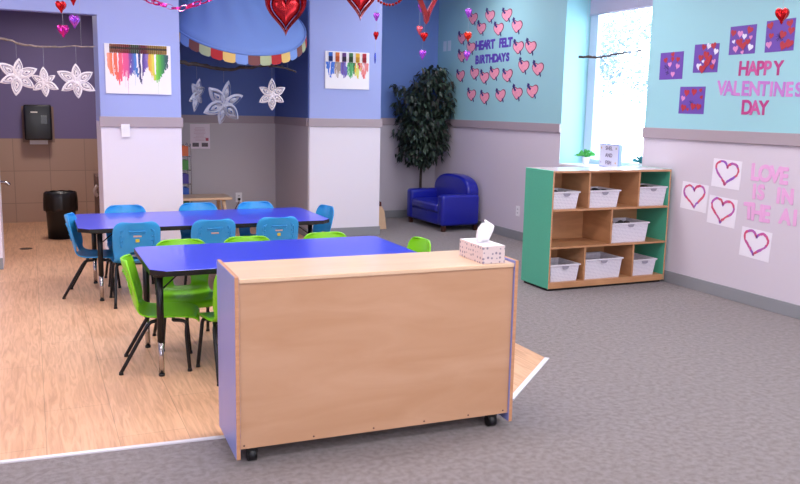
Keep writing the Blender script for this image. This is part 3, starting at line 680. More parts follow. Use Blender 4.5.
# ---------------------------------------------------------------- restroom
wb = thing('waste_bin', 'black waste bin lined with a black bag against the restroom tiles', 'bin', (.262, 9.48, .003))
bm = bmesh.new(); lathe(bm, [(.138, .001), (.153, .40), (.155, .49), (.145, .49), (.135, .3), (.12, .02)], 28); obj('bin_body', bm, M_blk, wb, smooth=True)
bm = bmesh.new(); n = 48; rings = []
for r, z, wv in ((.153, .50, .003), (.166, .49, .004), (.170, .42, .006), (.172, .33, .008), (.168, .30, .010), (.158, .295, .004)):
    rings.append([bm.verts.new(((r+wv*math.sin(k*2.3)*math.cos(k*.7))*math.cos(2*PI*k/n), (r+wv*math.sin(k*2.3)*math.cos(k*.7))*math.sin(2*PI*k/n), z+wv*math.sin(k*1.3))) for k in range(n)])
for a, b_ in zip(rings, rings[1:]):
    for k in range(n): bm.faces.new((a[k], a[(k+1) % n], b_[(k+1) % n], b_[k]))
obj('bin_bag', bm, mat('black_bag', '#08080a', .4, spec=.6), wb, smooth=True)
pd = thing('towel_dispenser', 'black paper towel dispenser with a white towel hanging out, on restroom wall', 'dispenser', M=wallF(.088, 1.195, 10.84))
rounded('case', -.150, .150, -.190, .225, .001, .20, .02, mat('dispenser_black', '#0d0c10', .3), pd)
bm = bmesh.new(); bx(bm, -.075, .0, .13, .145, .2005, .202); obj('gloss_window', bm, mat('dispenser_window', '#d8cfc4', .3), pd)
bm = bmesh.new(); bx(bm, .03, .10, .0, .10, .2005, .204); obj('latch', bm, mat('dispenser_latch', '#1d1c22', .2), pd, bevel=.002)
bm = bmesh.new(); bx(bm, -.10, .10, -.245, -.191, .08, .085); obj('paper_towel', bm, M_whitep, pd)
bm = bmesh.new(); bx(bm, -.175, .18, -.225, .205, .0002, .0008); obj('backing_plate', bm, mat('dispenser_back', '#8f7265', .5), pd)
fc = thing('sink_tap', 'chrome tap reaching in at left edge of the restroom opening', 'tap', (-.42, 9.3, .60))
bm = bmesh.new(); tube(bm, smooth_path([(.001, 0, .02), (.08, 0, .03), (.17, 0, .025), (.20, 0, .0)], 4), [.017]*13, 10); obj('spout', bm, M_chrome, fc)
bm = bmesh.new(); tube(bm, [(.05, 0, .03), (.05, 0, .06), (.11, 0, .065)], .008, 8); obj('lever', bm, M_chrome, fc)
vn = thing('washbasin_stand', 'brown tiled stand with a pale basin edge beside the left column', 'washbasin', (.64, 9.5, .003))
bm = bmesh.new(); bx(bm, 0, .36, 0, .5, 0, .65); obj('stand', bm, mat('brown_tile', '#6b5146', .5), vn)
bm = bmesh.new(); tube(bm, smooth_path([(-.001, -.02, .56), (-.03, -.02, .5), (.0, -.02, .44)], 4), .018, 8); obj('basin_lip', bm, mat('basin', '#b9a79d', .3), vn)
bm = bmesh.new(); lathe(bm, [(.06, .0032), (.06, .0045)], 24, c=(-.095, 8.85)); struct(obj('floor_drain', bm, mat('drain_metal', '#4a3a32', .5)))

# ---------------------------------------------------------------- branches and paper stars
M_branch = mat('branch_bark', '#4a3f3c', .8, var=.3, scale=30); M_branch2 = mat('pale_branch', '#8f8078', .8, var=.3, scale=30)
def branch(name, pts, r, m, label, strings=(), seed=1):
    R = random.Random(seed); P = smooth_path(pts, 5); P = [p+Vector((0, R.gauss(0, .003), R.gauss(0, .004))) for p in P]; n = len(P)
    t = thing(name, label, 'branch', P[0]); bm = bmesh.new()
    tube(bm, [p-P[0] for p in P], [r*(1.1-.7*i/n)*R.uniform(.85, 1.15) for i in range(n)], 8)
    for _ in range(4):
        i = R.randrange(n//3, n-2); p = P[i]-P[0]; tube(bm, [p, p+Vector((.05, R.gauss(0, .01), R.uniform(-.02, .03)))], [r*.4, r*.2], 6)
    obj('stick', bm, m, t)
    for i in strings:
        p = P[i]-P[0]; bm = bmesh.new(); tube(bm, [p, (p.x, p.y, CH-P[0].z)], .0012, 5); obj('string', bm, M_string, t)
M_string = mat('clear_string', '#b9bcc8', .4)
branch('hanging_branch', [(-.40, 7.6, 1.985), (-.19, 7.6, 1.962), (-.043, 7.6, 1.921), (.146, 7.6, 1.904), (.341, 7.6, 1.922), (.539, 7.6, 1.929)], .011, M_branch2, 'pale bare branch hung across the restroom opening', (2, 22), 1)
branch('hanging_branch', [(1.25, 8.3, 1.875), (1.373, 8.3, 1.864), (1.555, 8.3, 1.843), (1.72, 8.3, 1.815), (1.901, 8.3, 1.822), (2.178, 8.3, 1.858), (2.30, 8.3, 1.862), (2.418, 8.3, 1.847), (2.535, 8.3, 1.811)], .020, M_branch, 'dark bare branch hanging below the blue canopy', (4, 36), 2)
branch('hanging_branch', [(5.15, 7.035, 2.012), (5.15, 6.85, 2.008), (5.15, 6.7, 2.0), (5.15, 6.55, 2.012), (5.15, 6.399, 2.016), (5.15, 6.2, 2.03), (5.15, 6.07, 2.04)], .012, M_branch, 'thin dark branch hanging across the bright window', (3, 25), 3)
def leafcurve(L, w, n=9):   # closed pointed loop from the centre outwards along +y
    pts = [(0, 0)]
    for k in range(1, n): t = k/n; pts.append((w*2.45*t**.62*(1-t)**.9, L*t))
    pts.append((0, L))
    return pts+[(-x, y) for x, y in pts[1:-1][::-1]]
def paper_star(R, loc, rx, ry, rz, label, m, seed, top, group, squash=.85):
    rn = random.Random(seed); t = thing('paper_star', label, 'paper star', loc, 0, group)
    t.rotation_euler = (rx, ry, rz)
    for k in range(6):
        bm = bmesh.new(); L = R*rn.uniform(.9, 1.1); tw = rn.uniform(-.35, .35)
        Mx = Matrix.Rotation(k*PI/3, 4, 'Y') @ Matrix(((1, 0, 0, 0), (0, 0, -1, 0), (0, 1, 0, 0), (0, 0, 0, 1))) @ Matrix.Rotation(tw, 4, 'Y')
        vs = []
        for (s0, s1, dz) in ((1.0, .74, .012), (.66, .46, -.012), (.38, .14, .014)):
            a = [bm.verts.new((x*s0, y*s0+(1-s0)*L*.42*0+L*(1-s0)*.45, 0)) for x, y in leafcurve(L, L*.30)]
            b_ = [bm.verts.new((x*s1, y*s1+L*(1-s1)*.45, dz*R/.16)) for x, y in leafcurve(L, L*.30)]
            n = len(a); vs += a+b_
            for i in range(n): bm.faces.new((a[i], a[(i+1) % n], b_[(i+1) % n], b_[i]))
        bmesh.ops.transform(bm, matrix=Mx, verts=vs)
        o = obj('petal', bm, m, t); s = o.modifiers.new('s', 'SOLIDIFY'); s.thickness = .002
    s = bpy.data.objects.new  # string up to the branch
    bm = bmesh.new(); v = Vector((0, 0, R*.9)); tube(bm, [v, (0, 0, top-loc[2])], .001, 4); st = obj('string', bm, M_string, t)
    st.rotation_euler = t.rotation_euler.to_matrix().inverted().to_euler()
    return t
M_star = mat('white_star_paper', '#f3ebee', .8); M_star2 = mat('shaded_star_paper', '#aeb0c2', .6)  # second one is white paper with the alcove shade put into its colour
G = 'paper stars over the restroom opening'
paper_star(.160, (-.075, 7.6, 1.66), 0, .12, .1, 'large white paper star, leftmost over the restroom opening', M_star, 1, 1.93, G)
paper_star(.118, (.129, 7.555, 1.614), 0, -.06, -.35, 'small white paper star between the two large ones', M_star, 2, 1.9, G)
paper_star(.160, (.384, 7.6, 1.63), 0, -.05, .05, 'large white paper star nearest the rainbow crayon canvas', M_star, 3, 1.92, G)
G = 'paper stars under the canopy'
paper_star(.165, (1.521, 8.3, 1.561), .15, .1, .95, 'shaded white paper star turned sideways, leftmost in the alcove', M_star2, 4, 1.84, G)
paper_star(.235, (1.786, 8.3, 1.469), .15, .15, .45, 'largest shaded white paper star, hanging lowest in the alcove', M_star2, 5, 1.81, G)
paper_star(.160, (2.28, 8.3, 1.571), 0, 0, -.05, 'white paper star near the right end of the alcove branch', M_star, 6, 1.85, G)

# ---------------------------------------------------------------- blue canopy
cp = thing('fabric_canopy', 'blue fabric canopy with a scalloped multicoloured border hanging in the alcove', 'canopy', (1.993, 8.60, 2.325))
Rc, tb_ = .705, .385; NR = 112
rim = lambda a, k=1: Vector((Rc*k*math.cos(a), Rc*k*math.sin(a), tb_*math.sin(a)*k))
apex = Vector((-.22, .12, .60))
bm = bmesh.new(); rings = []
for q in range(13):
    t = q/12; row = []
    for k in range(NR):
        a = 2*PI*k/NR; q_ = 1-.62*t**.8; p = rim(a, q_)+apex*t; p.z = rim(a).z*(1-t)+apex.z*t
        p += Vector((math.cos(a), math.sin(a), 0))*.008*math.sin(a*14)*math.sin(PI*t)
        if t == 0: p = rim(a)
        p.z = min(p.z, CH-2.325-.005); p.x = p.x; row.append(bm.verts.new(p))
    rings.append(row)
for a_, b_ in zip(rings, rings[1:]):
    for k in range(NR): f = bm.faces.new((a_[k], a_[(k+1) % NR], b_[(k+1) % NR], b_[k]))
o = obj('canopy_fabric', bm, mat('canopy_blue', '#7896d8', .85), cp, smooth=True); s = o.modifiers.new('s', 'SOLIDIFY'); s.thickness = .003
bm = bmesh.new(); tube(bm, [rim(2*PI*k/48) for k in range(49)], .010, 8, caps=False); obj('hoop', bm, mat('canopy_hem', '#6f8fd4', .8), cp)
bm = bmesh.new(); cs = []; NF = 38; pal = ['#7a4a48', '#aab58e', '#b02a30', '#e0be72', '#7d9cdc']
for i in range(NF):
    a0 = 2*PI*i/NF; nn = 6; top = []; bot = []
    for k in range(nn+1):
        a = a0+2*PI/NF*k/nn; p = rim(a, 1.006); u = 2*k/nn-1; L = .078+.018*math.sqrt(max(0, 1-u**4)); top.append(bm.verts.new(p+Vector((0, 0, -.008)))); bot.append(bm.verts.new(p*1.01+Vector((0, 0, -L))))
    for k in range(nn): bm.faces.new((top[k], top[k+1], bot[k+1], bot[k])); cs.append(lin(pal[(i+2) % 5]))
o = obj('scalloped_border', bm, attr_mat('felt_flaps', .85), cp, auto=True); tint(o, cs); s = o.modifiers.new('s', 'SOLIDIFY'); s.thickness = .003
bm = bmesh.new(); tube(bm, [apex+Vector((0, 0, -.02)), (apex.x, apex.y, CH-2.325-.001)], .004, 6); obj('cord', bm, M_string, cp)

# ---------------------------------------------------------------- crayon canvases
def canvas(M, w, h, label, crayons, drips, seed, group=None):
    t = thing('crayon_canvas', label, 'canvas', M=M, group=group)
    bm = bmesh.new(); bx(bm, -w/2, w/2, -h/2, h/2, .0005, .02); obj('canvas', bm, M_whitep, t, bevel=.002)
    for (x, wd, top, L, cA, cB) in crayons:
        bm = bmesh.new(); y1 = h/2-top; tube(bm, [(x, y1, .026), (x, y1-L, .026), (x, y1-L-.008, .026)], [wd/2, wd/2, wd/5], 8)
        o = obj('crayon', bm, mat('wax'+cA[1:], cA, .5), t)
        bm = bmesh.new(); tube(bm, [(x, y1-L*cB[0], .026), (x, y1-L*cB[1], .026)], wd/2*1.06, 8, caps=False); obj('wrapper_band', bm, mat('band'+cB[2][1:], cB[2], .6), o)
    R = random.Random(seed); bm = bmesh.new(); cs = []
    for (x, y, L, wd, c) in drips:
        n = 6; za = .0202+R.random()*.0015
        pts = []
        for k in range(n+1): pts.append((x+R.gauss(0, wd*.12), y-L*k/n, wd*(1.0-.55*k/n)*R.uniform(.8, 1.2)))
        l = [(px-w_/2, py) for px, py, w_ in pts]; r = [(px+w_/2, py) for px, py, w_ in pts]
        vl = [bm.verts.new((px, py, za)) for px, py in l]; vr = [bm.verts.new((px, py, za)) for px, py in r]
        for k in range(n): bm.faces.new((vl[k], vl[k+1], vr[k+1], vr[k])); cs.append(lin(c))
    o = obj('wax_drips', bm, attr_mat('wax_drips', .4), t, auto=True); tint(o, cs); o['kind'] = 'stuff'
    return t
R = random.Random(21)
def lerp_pal(P, t):
    for (a, c), (b_, d) in zip(P, P[1:]):
        if a <= t <= b_: q = (t-a)/(b_-a); A = [int(c[i:i+2], 16) for i in (1, 3, 5)]; B = [int(d[i:i+2], 16) for i in (1, 3, 5)]; return '#%02x%02x%02x' % tuple(int(A[i]+(B[i]-A[i])*q) for i in range(3))
W1, H1 = .566, .435
P1 = [(0, '#f3a08a'), (.08, '#f2703c'), (.17, '#ef5a55'), (.25, '#f0508c'), (.33, '#e24a93'), (.37, '#6a3a9a'), (.45, '#3a7ccc'), (.5, '#3a62b0'), (.53, '#262058'), (.59, '#5b3a9c'), (.64, '#8a6ac4'), (.68, '#e9a32a'), (.75, '#e7dc50'), (.8, '#7ccf3e'), (.87, '#3fa83c'), (.93, '#1f6a55'), (1, '#2a3f52')]
CP = [(0, '#8a5a40'), (.16, '#8a4a40'), (.33, '#8b2f3c'), (.36, '#4a5a48'), (.5, '#3f5a4a'), (.53, '#6a2440'), (.64, '#7a2a3c'), (.67, '#9a7a40'), (1, '#a5854a')]
cr_ = []
for i in range(30): x = -W1/2+.048+i*(W1-.09)/29; cr_.append((x, .0155, .004, .068, lerp_pal(CP, i/29), (.35, .6, '#453a3a')))
dr = []
def l1(u):  # drip length against position
    P = [(0, .15), (.1, .2), (.2, .28), (.26, .18), (.32, .25), (.4, .17), (.48, .20), (.54, .26), (.6, .14), (.66, .12), (.72, .2), (.8, .26), (.87, .2), (.95, .13), (1, .1)]
    for (a, x), (b_, y) in zip(P, P[1:]):
        if a <= u <= b_: return x+(y-x)*(u-a)/(b_-a)
for i in range(420):
    u = R.random(); x = -W1/2+.02+u*(W1-.04); dr.append((x, H1/2-.072-.012*abs(2*u-1)**2, l1(u)*R.uniform(.45, 1.08), R.uniform(.010, .022), lerp_pal(P1, u) if R.random() > .10 else '#f4eef2'))
for u, L in ((.34, .36), (.8, .35), (.3, .30), (.45, .28), (.55, .27), (.7, .25)): dr.append((-W1/2+u*W1, H1/2-.08, L, .003, lerp_pal(P1, u)))
dr.sort(key=lambda d: -d[2])
canvas(wallF(.912, 1.757, 7.8), W1, H1, 'melted crayon canvas with a wide rainbow of drips, on the left column', cr_, dr, 1, 'melted crayon canvases')
W2, H2 = .52, .405
cr_ = []; dr = []
for j, (c, dk, dc) in enumerate((('#2f6fd0', '#1b2c66', '#3a70d8'), ('#e07a3a', '#c85a28', '#a8968a'), ('#6a3a8a', '#2c1c3c', '#6a62b8'), ('#3f7a4a', '#24442c', '#58b870'), ('#e8b83a', '#cc9a2c', '#d8e070'), ('#c8324a', '#a02030', '#f08a8a'))):
    for q in range(3): cr_.append((-W2/2+.06+j*.0795+(q-1)*.0155, .0155, .012, .095, c, (.45, .97, dk)))
    for q in range(46):
        u = R.gauss(0, .55); dr.append((-W2/2+.06+j*.0795+u*.04+(.012 if j == 0 else 0)*0, H2/2-.115, R.uniform(.05, .17)*(1.1-abs(u)*.35), R.uniform(.014, .030), dc if R.random() > .22 else ('#f4eef2', c)[R.random() > .5]))
dr = [d for d in dr if abs(d[0]) < W2/2-.01]; dr.sort(key=lambda d: -d[2])
canvas(wallF(3.245, 1.865, 8.7), W2, H2, 'melted crayon canvas with six separate colour groups, on the right column', cr_, dr, 2, 'melted crayon canvases')

# ---------------------------------------------------------------- birthday hearts on the teal wall
APPLES = [(9.105, 2.574), (8.697, 2.567), (8.312, 2.542), (8.893, 2.441), (8.487, 2.4), (9.377, 2.355), (9.136, 2.226), (9.364, 2.132), (8.087, 2.4), (8.041, 2.165), (7.789, 2.154), (7.913, 1.953), (7.628, 1.915), (9.385, 1.888), (9.023, 1.908), (8.777, 1.853), (8.544, 1.89), (8.248, 1.861), (9.083, 1.647), (8.755, 1.611), (8.383, 1.635), (8.026, 1.66), (7.713, 1.677)]
HL = ['leftmost of the top row', 'second in the top row', 'rightmost of the top row', 'left one of the second row, above HEART', 'second one of the second row, above the gap between words',
      'at left edge, level with the row above HEART', 'just left of the word HEART', 'at left edge, just left of BIRTHDAYS', 'rightmost of the second row, above FELT', 'immediately right of FELT',
      'farthest right on the FELT level', 'right of BIRTHDAYS, the nearer of that pair', 'right of BIRTHDAYS, the outermost of that pair', 'far left in the row below BIRTHDAYS', 'second in the row below BIRTHDAYS',
      'third and lowest in the row below BIRTHDAYS', 'fourth in the row below BIRTHDAYS', 'fifth in the row below BIRTHDAYS', 'leftmost of the bottom row', 'second of the bottom row', 'middle of the bottom row', 'fourth of the bottom row', 'rightmost of the bottom row']
M_pink = mat('pink_felt', '#f09cb2', .8, var=.08, scale=40); M_mar = mat('maroon_outline', '#8a3c5c', .8); M_pur = mat('purple_bow', '#3a2a78', .7)
proto = None
def round_heart(w, h):
    P = heart_pts(40, w, h); return [(x*.5+.5*w*.5*math.sin(-2*PI*(i+1)/40), y*.62+.38*h*.5*math.cos(2*PI*(i+1)/40)) for i, (x, y) in enumerate(P)]
for i, (y, z) in enumerate(APPLES):
    if proto is None:
        proto = t = thing('felt_heart', '', 'heart cutout')
        bm = bmesh.new(); prism(bm, round_heart(.232, .150), .0006, .002); obj('backing', bm, M_mar, t)
        bm = bmesh.new(); prism(bm, round_heart(.204, .128), .0022, .004); obj('felt_face', bm, M_pink, t)
        bm = bmesh.new(); prism(bm, [(-.09, .098), (-.05, .085), (-.06, .06), (-.02, .03), (-.045, .015), (-.085, .05), (-.105, .065)], .0042, .006)
        obj('bow', bm, M_pur, t)
        bm = bmesh.new(); prism(bm, [(.03, -.04), (.05, -.035), (.072, -.078), (.06, -.09)], .0042, .006); obj('arrow_tip', bm, M_pur, t)
    else: t = copy_tree(proto)
    t.matrix_world = wallR(y, z, random.uniform(-.12, .12)); t['label'] = 'pink felt heart, '+HL[i]; t['group'] = 'birthday hearts around the words'

# ---------------------------------------------------------------- letters
def thicken(me, d):   # bolder letter: the same outline repeated around itself
    bm = bmesh.new(); bm.from_mesh(me)
    for q in range(8):
        a = q*PI/4; m2 = me.copy(); m2.transform(Matrix.Translation((d*math.cos(a), d*math.sin(a), -.00006*(q+1)))); bm.from_mesh(m2); bpy.data.meshes.remove(m2)
    bm.to_mesh(me); bm.free(); return me
def letters(rows, m, colname, group, off=.06, sx=1.0, bold=0):
    cache = {}
    for word, L in rows:
        seen = {}
        for i, (ch, y, z, h) in enumerate(L):
            me, hh = text_mesh(ch, 1, .02, off); k = h*1.08/hh
            me.transform(Matrix.Diagonal((k*sx, k, .06, 1)))
            if bold: me = thicken(me, bold); me.transform(Matrix.Translation((0, 0, .0006+.0012*(i % 2))))
            seen[ch] = seen.get(ch, 0)+1; tot = sum(1 for q in L if q[0] == ch)
            o = link('wall_letter', me, m if not isinstance(m, list) else m[i % len(m)]); o.matrix_world = wallR(y, z, random.uniform(-.05, .05))
            extra = '' if tot == 1 else (', first such letter' if seen[ch] == 1 else ', second such letter')
            tag(o, '%s letter %s of the word %s on right wall%s' % (colname, ch, word, extra), 'letter', group)
Mp = mat('purple_letter', '#5a3fae', .7)
letters([('HEART', [('H', 8.964, 2.240, .096), ('E', 8.864, 2.24, .095), ('A', 8.784, 2.24, .094), ('R', 8.696, 2.24, .093), ('T', 8.607, 2.238, .093)]),
         ('FELT', [('F', 8.421, 2.238, .091), ('E', 8.356, 2.238, .091), ('L', 8.288, 2.237, .09), ('T', 8.216, 2.236, .09)]),
         ('BIRTHDAYS', [('B', 8.967, 2.071, .088), ('I', 8.893, 2.072, .087), ('R', 8.82, 2.073, .087), ('T', 8.729, 2.073, .085), ('H', 8.628, 2.072, .085), ('D', 8.526, 2.072, .084), ('A', 8.437, 2.072, .083), ('Y', 8.348, 2.072, .083), ('S', 8.258, 2.072, .082)])],
        Mp, 'purple', 'purple birthday letters', .01, 1.15, .0062)
Mh = [mat('magenta_letter', '#b93a82', .6), mat('deep_pink_letter', '#c9589a', .6)]
letters([('HAPPY', [('H', 4.787, 1.817, .099), ('A', 4.698, 1.815, .097), ('P', 4.624, 1.813, .097), ('P', 4.557, 1.811, .095), ('Y', 4.462, 1.808, .094)]),
         ('DAY', [('D', 4.723, 1.521, .099), ('A', 4.642, 1.519, .098), ('Y', 4.564, 1.518, .096)])], Mh, 'magenta', 'magenta greeting letters', .01, .95, .003)
Mv = [mat('pink_purple_letter', '#cf86cc', .6), mat('lilac_letter', '#c07ac8', .6)]
letters([('VALENTINES', [('V', 4.994, 1.671, .102), ('A', 4.919, 1.669, .101), ('L', 4.835, 1.666, .1), ('E', 4.752, 1.664, .099), ('N', 4.664, 1.661, .098), ('T', 4.573, 1.659, .097), ('I', 4.507, 1.656, .095), ('N', 4.434, 1.654, .094), ('E', 4.345, 1.652, .093), ('S', 4.266, 1.649, .091)])], Mv, 'lilac pink', 'lilac greeting letters', .01, .95, .0035)
Ml = mat('pale_pink_letter', '#e8acda', .7)
letters([('LOVE', [('L', 4.585, 1.033, .114), ('O', 4.492, 1.03, .112), ('V', 4.4, 1.027, .111), ('E', 4.319, 1.024, .109)]), ('IS', [('I', 4.58, .884, .102), ('S', 4.515, .885, .102)]),
         ('IN', [('I', 4.354, .877, .103), ('N', 4.273, .878, .101)]), ('THE', [('T', 4.615, .729, .116), ('H', 4.534, .727, .114), ('E', 4.45, .726, .112)]), ('AI', [('A', 4.277, .729, .102), ('I', 4.191, .729, .102)])],
        Ml, 'pale pink', 'pale pink love letters', .01, .92, .006)

# ---------------------------------------------------------------- purple collages
def flat_heart(bm, x, y, s, z, rot=0, mi=0):
    prism(bm, heart_pts(24, s, s), z, z+.001, mi, Matrix.Translation((x, y, 0)) @ Matrix.Rotation(rot, 4, 'Z'))
ART = [((5.581, 1.867, .28, .229), 'leftmost of the upper ones, beside the window', [('r', .55, .1, .15), ('r', .25, .3, .17), ('r', .55, .27, .15), ('r', .78, .3, .16), ('m', .3, .55, .3), ('p', .45, .47, .16), ('p', .78, .55, .17), ('p', .6, .83, .17), ('m', .35, .75, .2)]),
       ((5.187, 1.912, .269, .228), 'second of the upper ones, with white heart at its top', [('r', .38, .13, .18), ('w', .58, .1, .18), ('r', .78, .1, .2), ('w', .88, .3, .18), ('r', .5, .4, .22), ('r', .3, .5, .2), ('r', .65, .55, .24), ('r', .55, .72, .22), ('w', .25, .8, .2), ('r', .4, .9, .25), ('r', .8, .82, .17), ('p', .85, .65, .16), ('w', .42, .62, .1)]),
       ((5.31, 1.575, .288, .224), 'the lower one, left of the word VALENTINES', [('r', .28, .25, .22), ('r', .57, .22, .22), ('r', .83, .15, .12), ('r', .88, .4, .12), ('p', .15, .45, .17), ('m', .5, .62, .3), ('r', .58, .75, .22), ('r', .8, .75, .2), ('r', .2, .8, .22), ('r', .38, .85, .1)]),
       ((4.822, 2.033, .257, .216), 'third of the upper ones, above the word HAPPY', [('r', .13, .25, .2), ('r', .75, .2, .22), ('p', .4, .3, .2), ('w', .57, .4, .17), ('p', .82, .45, .12), ('w', .18, .55, .12), ('r', .4, .6, .24), ('r', .72, .6, .18), ('r', .55, .73, .24), ('p', .28, .82, .2), ('w', .83, .8, .2), ('p', .55, .95, .12)]),
       ((4.474, 2.041, .257, .229), 'rightmost of the upper ones, behind the hanging red heart', [('r', .15, .18, .2), ('r', .82, .17, .2), ('r', .2, .5, .16), ('r', .88, .4, .2), ('r', .6, .5, .22), ('m', .5, .55, .35), ('p', .15, .78, .19), ('r', .65, .85, .24), ('r', .85, .8, .24)])]
HC = {'r': '#b3303c', 'p': '#dc8fc4', 'w': '#e6e2f2', 'm': '#4a2a72'}
for (y, z, w, h), lab, hs in ART:
    t = thing('heart_collage', 'purple heart collage, '+lab, 'artwork', M=wallR(y, z, random.uniform(-.02, .02)), group='purple heart collages')
    bm = bmesh.new(); bx(bm, -w/2, w/2, -h/2, h/2, .0005, .002); obj('backing_sheet', bm, mat('violet_card', '#6b4aa8', .6), t)
    for k, (c, u, v, s) in enumerate(hs):
        bm = bmesh.new()
        if c == 'm':
            R = random.Random(k+int(y*100))
            for _ in range(9): a = R.uniform(0, PI); d = Vector((math.cos(a), math.sin(a)*.8))*s*h*.5; c0 = Vector(((u-.5)*w, (.5-v)*h)); strip(bm, c0-d, c0+d, .003, .0022, .0026)
            obj('scribble', bm, mat('dark_scribble', '#3d2366', .6), t)
        else: flat_heart(bm, (u-.5)*w, (.5-v)*h, s*1.25*h, .0028+.0004*k, random.uniform(-.4, .4)); o = obj('heart_sticker', bm, mat('sticker_'+c, HC[c], .5), t); o['label'] = {'r': 'red', 'p': 'pink', 'w': 'white'}[c]+' heart cutout'

# ---------------------------------------------------------------- heart drawings
def heart_drawing(y, z, w, h, rot, label, seed, hs=(.80, .82)):
    t = thing('heart_drawing', label, 'drawing', M=wallR(y, z, rot), group='four heart drawings')
    bm = bmesh.new(); bx(bm, -w/2, w/2, -h/2, h/2, .0005, .0018); obj('paper', bm, mat('drawing_paper', '#ece6f0', .8), t)
    R = random.Random(seed); pts = [(x, y_) for x, y_ in heart_pts(48, w*hs[0], h*hs[1])]; rr = R.uniform(-.12, .12)
    c, s = math.cos(rr), math.sin(rr); pts = [(x*c-y_*s+R.gauss(0, .0015), x*s+y_*c+R.gauss(0, .0015)) for x, y_ in pts]
    bm = bmesh.new(); cs = []; n = len(pts); wd = .0095; pal = ['#d4507a', '#cc5a9c', '#9a5cc4', '#d45c76', '#b65cac']
    for lay in range(2):
        vi = []; vo = []
        for i in range(n):
            p = Vector(pts[i]); d = (Vector(pts[(i+1) % n])-Vector(pts[i-1])).normalized(); nn = Vector((-d.y, d.x))*wd*R.uniform(.7, 1.2)
            p = p*(1-.012*lay); vi.append(bm.verts.new((p.x-nn.x, p.y-nn.y, .002+.0004*lay))); vo.append(bm.verts.new((p.x+nn.x, p.y+nn.y, .002+.0004*lay)))
        for i in range(n): bm.faces.new((vi[i], vo[i], vo[(i+1) % n], vi[(i+1) % n])); cs.append(lin(pal[((i+seed*3)//(7 if lay == 0 else 5)+lay) % 5]))
    o = obj('crayon_outline', bm, attr_mat('crayon_line', .7), t, auto=True); tint(o, cs)
heart_drawing(4.871, .995, .294, .226, -math.radians(2), 'white sheet with pink heart outline, topmost of the four', 1)
heart_drawing(5.198, .778, .297, .229, -math.radians(3), 'white sheet with pink heart outline, leftmost, next to green shelf', 2)
heart_drawing(4.885, .693, .295, .228, -math.radians(3), 'white sheet with pink heart outline, in the middle directly below the topmost', 3)
heart_drawing(4.526, .483, .289, .228, -math.radians(3), 'white sheet with pink heart outline, lowest and farthest right', 4)

# ---------------------------------------------------------------- hanging hearts
def foil(c, n): return mat('foil_'+n, c, .22, metal=.75, bump=.25 if n not in ('deep', 'inner') else .06, bscale=30 if n not in ('deep', 'inner') else 9)
F = {'red': foil('#c8141c', 'red'), 'purple': foil('#b45ae2', 'purple'), 'magenta': foil('#d02a9a', 'magenta'), 'blue': foil('#3a55d8', 'blue'), 'orange': foil('#d8301c', 'orange'), 'pink': foil('#e86a7a', 'pink')}
def hang_heart(loc, w, h, c, label, rz=0, cross=True, group='small foil hearts on strings', thick=.012, string_to=None):
    t = thing('foil_heart', label, 'foil heart', loc, rz, group)
    UP = Matrix(((1, 0, 0, 0), (0, 0, -1, 0), (0, 1, 0, 0), (0, 0, 0, 1)))
    bm = bmesh.new(); puffy_heart(bm, w, h, thick, 28, 4, M=UP)
    obj('foil_leaf', bm, F[c], t)
    if cross: bm = bmesh.new(); puffy_heart(bm, w, h, thick, 28, 4, M=Matrix.Rotation(PI/2, 4, 'Z') @ UP); obj('foil_leaf', bm, F[c], t)
    bm = bmesh.new(); tube(bm, [(0, 0, h*.30), (0, 0, (string_to or CH-.001)-loc[2])], .0009, 4); obj('string', bm, M_string, t)
    return t
hang_heart((.208, 5.568, 2.026), .075, .075, 'red', 'small red foil heart, top left of picture above the purple one', .5)
hang_heart((.279, 5.524, 1.939), .080, .085, 'purple', 'small purple foil heart beside the magenta one, above the paper stars', .6, string_to=2.02)
hang_heart((.212, 5.50, 1.877), .072, .080, 'magenta', 'small magenta foil heart, lowest of the left cluster', .2, string_to=1.99)
hang_heart((.279, 5.56, 2.072), .05, .07, 'red', 'dark red foil heart tip at the top edge above the purple heart', .8)
hang_heart((2.204, 5.341, 2.073), .045, .06, 'purple', 'small purple foil heart in front of right column, above the red one', .9)
hang_heart((2.195, 5.322, 1.945), .042, .058, 'red', 'small red foil heart in front of right column', .7, string_to=2.045)
hang_heart((2.182, 5.301, 1.795), .02, .08, 'blue', 'thin blue foil heart turned edge-on in front of right column', 1.2, cross=False, thick=.006, string_to=1.917)
hang_heart((2.486, 5.226, 2.142), .055, .065, 'purple', 'small purple foil heart beside the red outline heart', .5)
hang_heart((2.468, 5.204, 1.988), .058, .065, 'pink', 'small pale red foil heart, upper of the overlapping pair', .4, string_to=2.11)
hang_heart((2.454, 5.10, 1.936), .055, .062, 'red', 'small dark red foil heart, lower of the overlapping pair', .9)
hang_heart((2.48, 5.171, 1.822), .065, .070, 'purple', 'small violet foil heart, lowest on its string above the tree', .4, string_to=1.955)
hang_heart((2.782, 5.087, 2.110), .050, .070, 'purple', 'small bright violet foil heart above the orange-red one, by the felt hearts', .8)
hang_heart((2.771, 5.063, 1.950), .068, .070, 'orange', 'small orange-red foil heart hanging left of the word HEART', .1, string_to=2.08)
hang_heart((2.758, 5.045, 1.822), .060, .072, 'purple', 'small violet foil heart hanging left of the word BIRTHDAYS', .4, string_to=1.918)
hang_heart((3.303, 2.927, 1.926), .074, .078, 'red', 'red foil heart hanging in front of the rightmost purple collage', -.35)
UP = Matrix(((1, 0, 0, 0), (0, 0, -1, 0), (0, 1, 0, 0), (0, 0, 0, 1)))
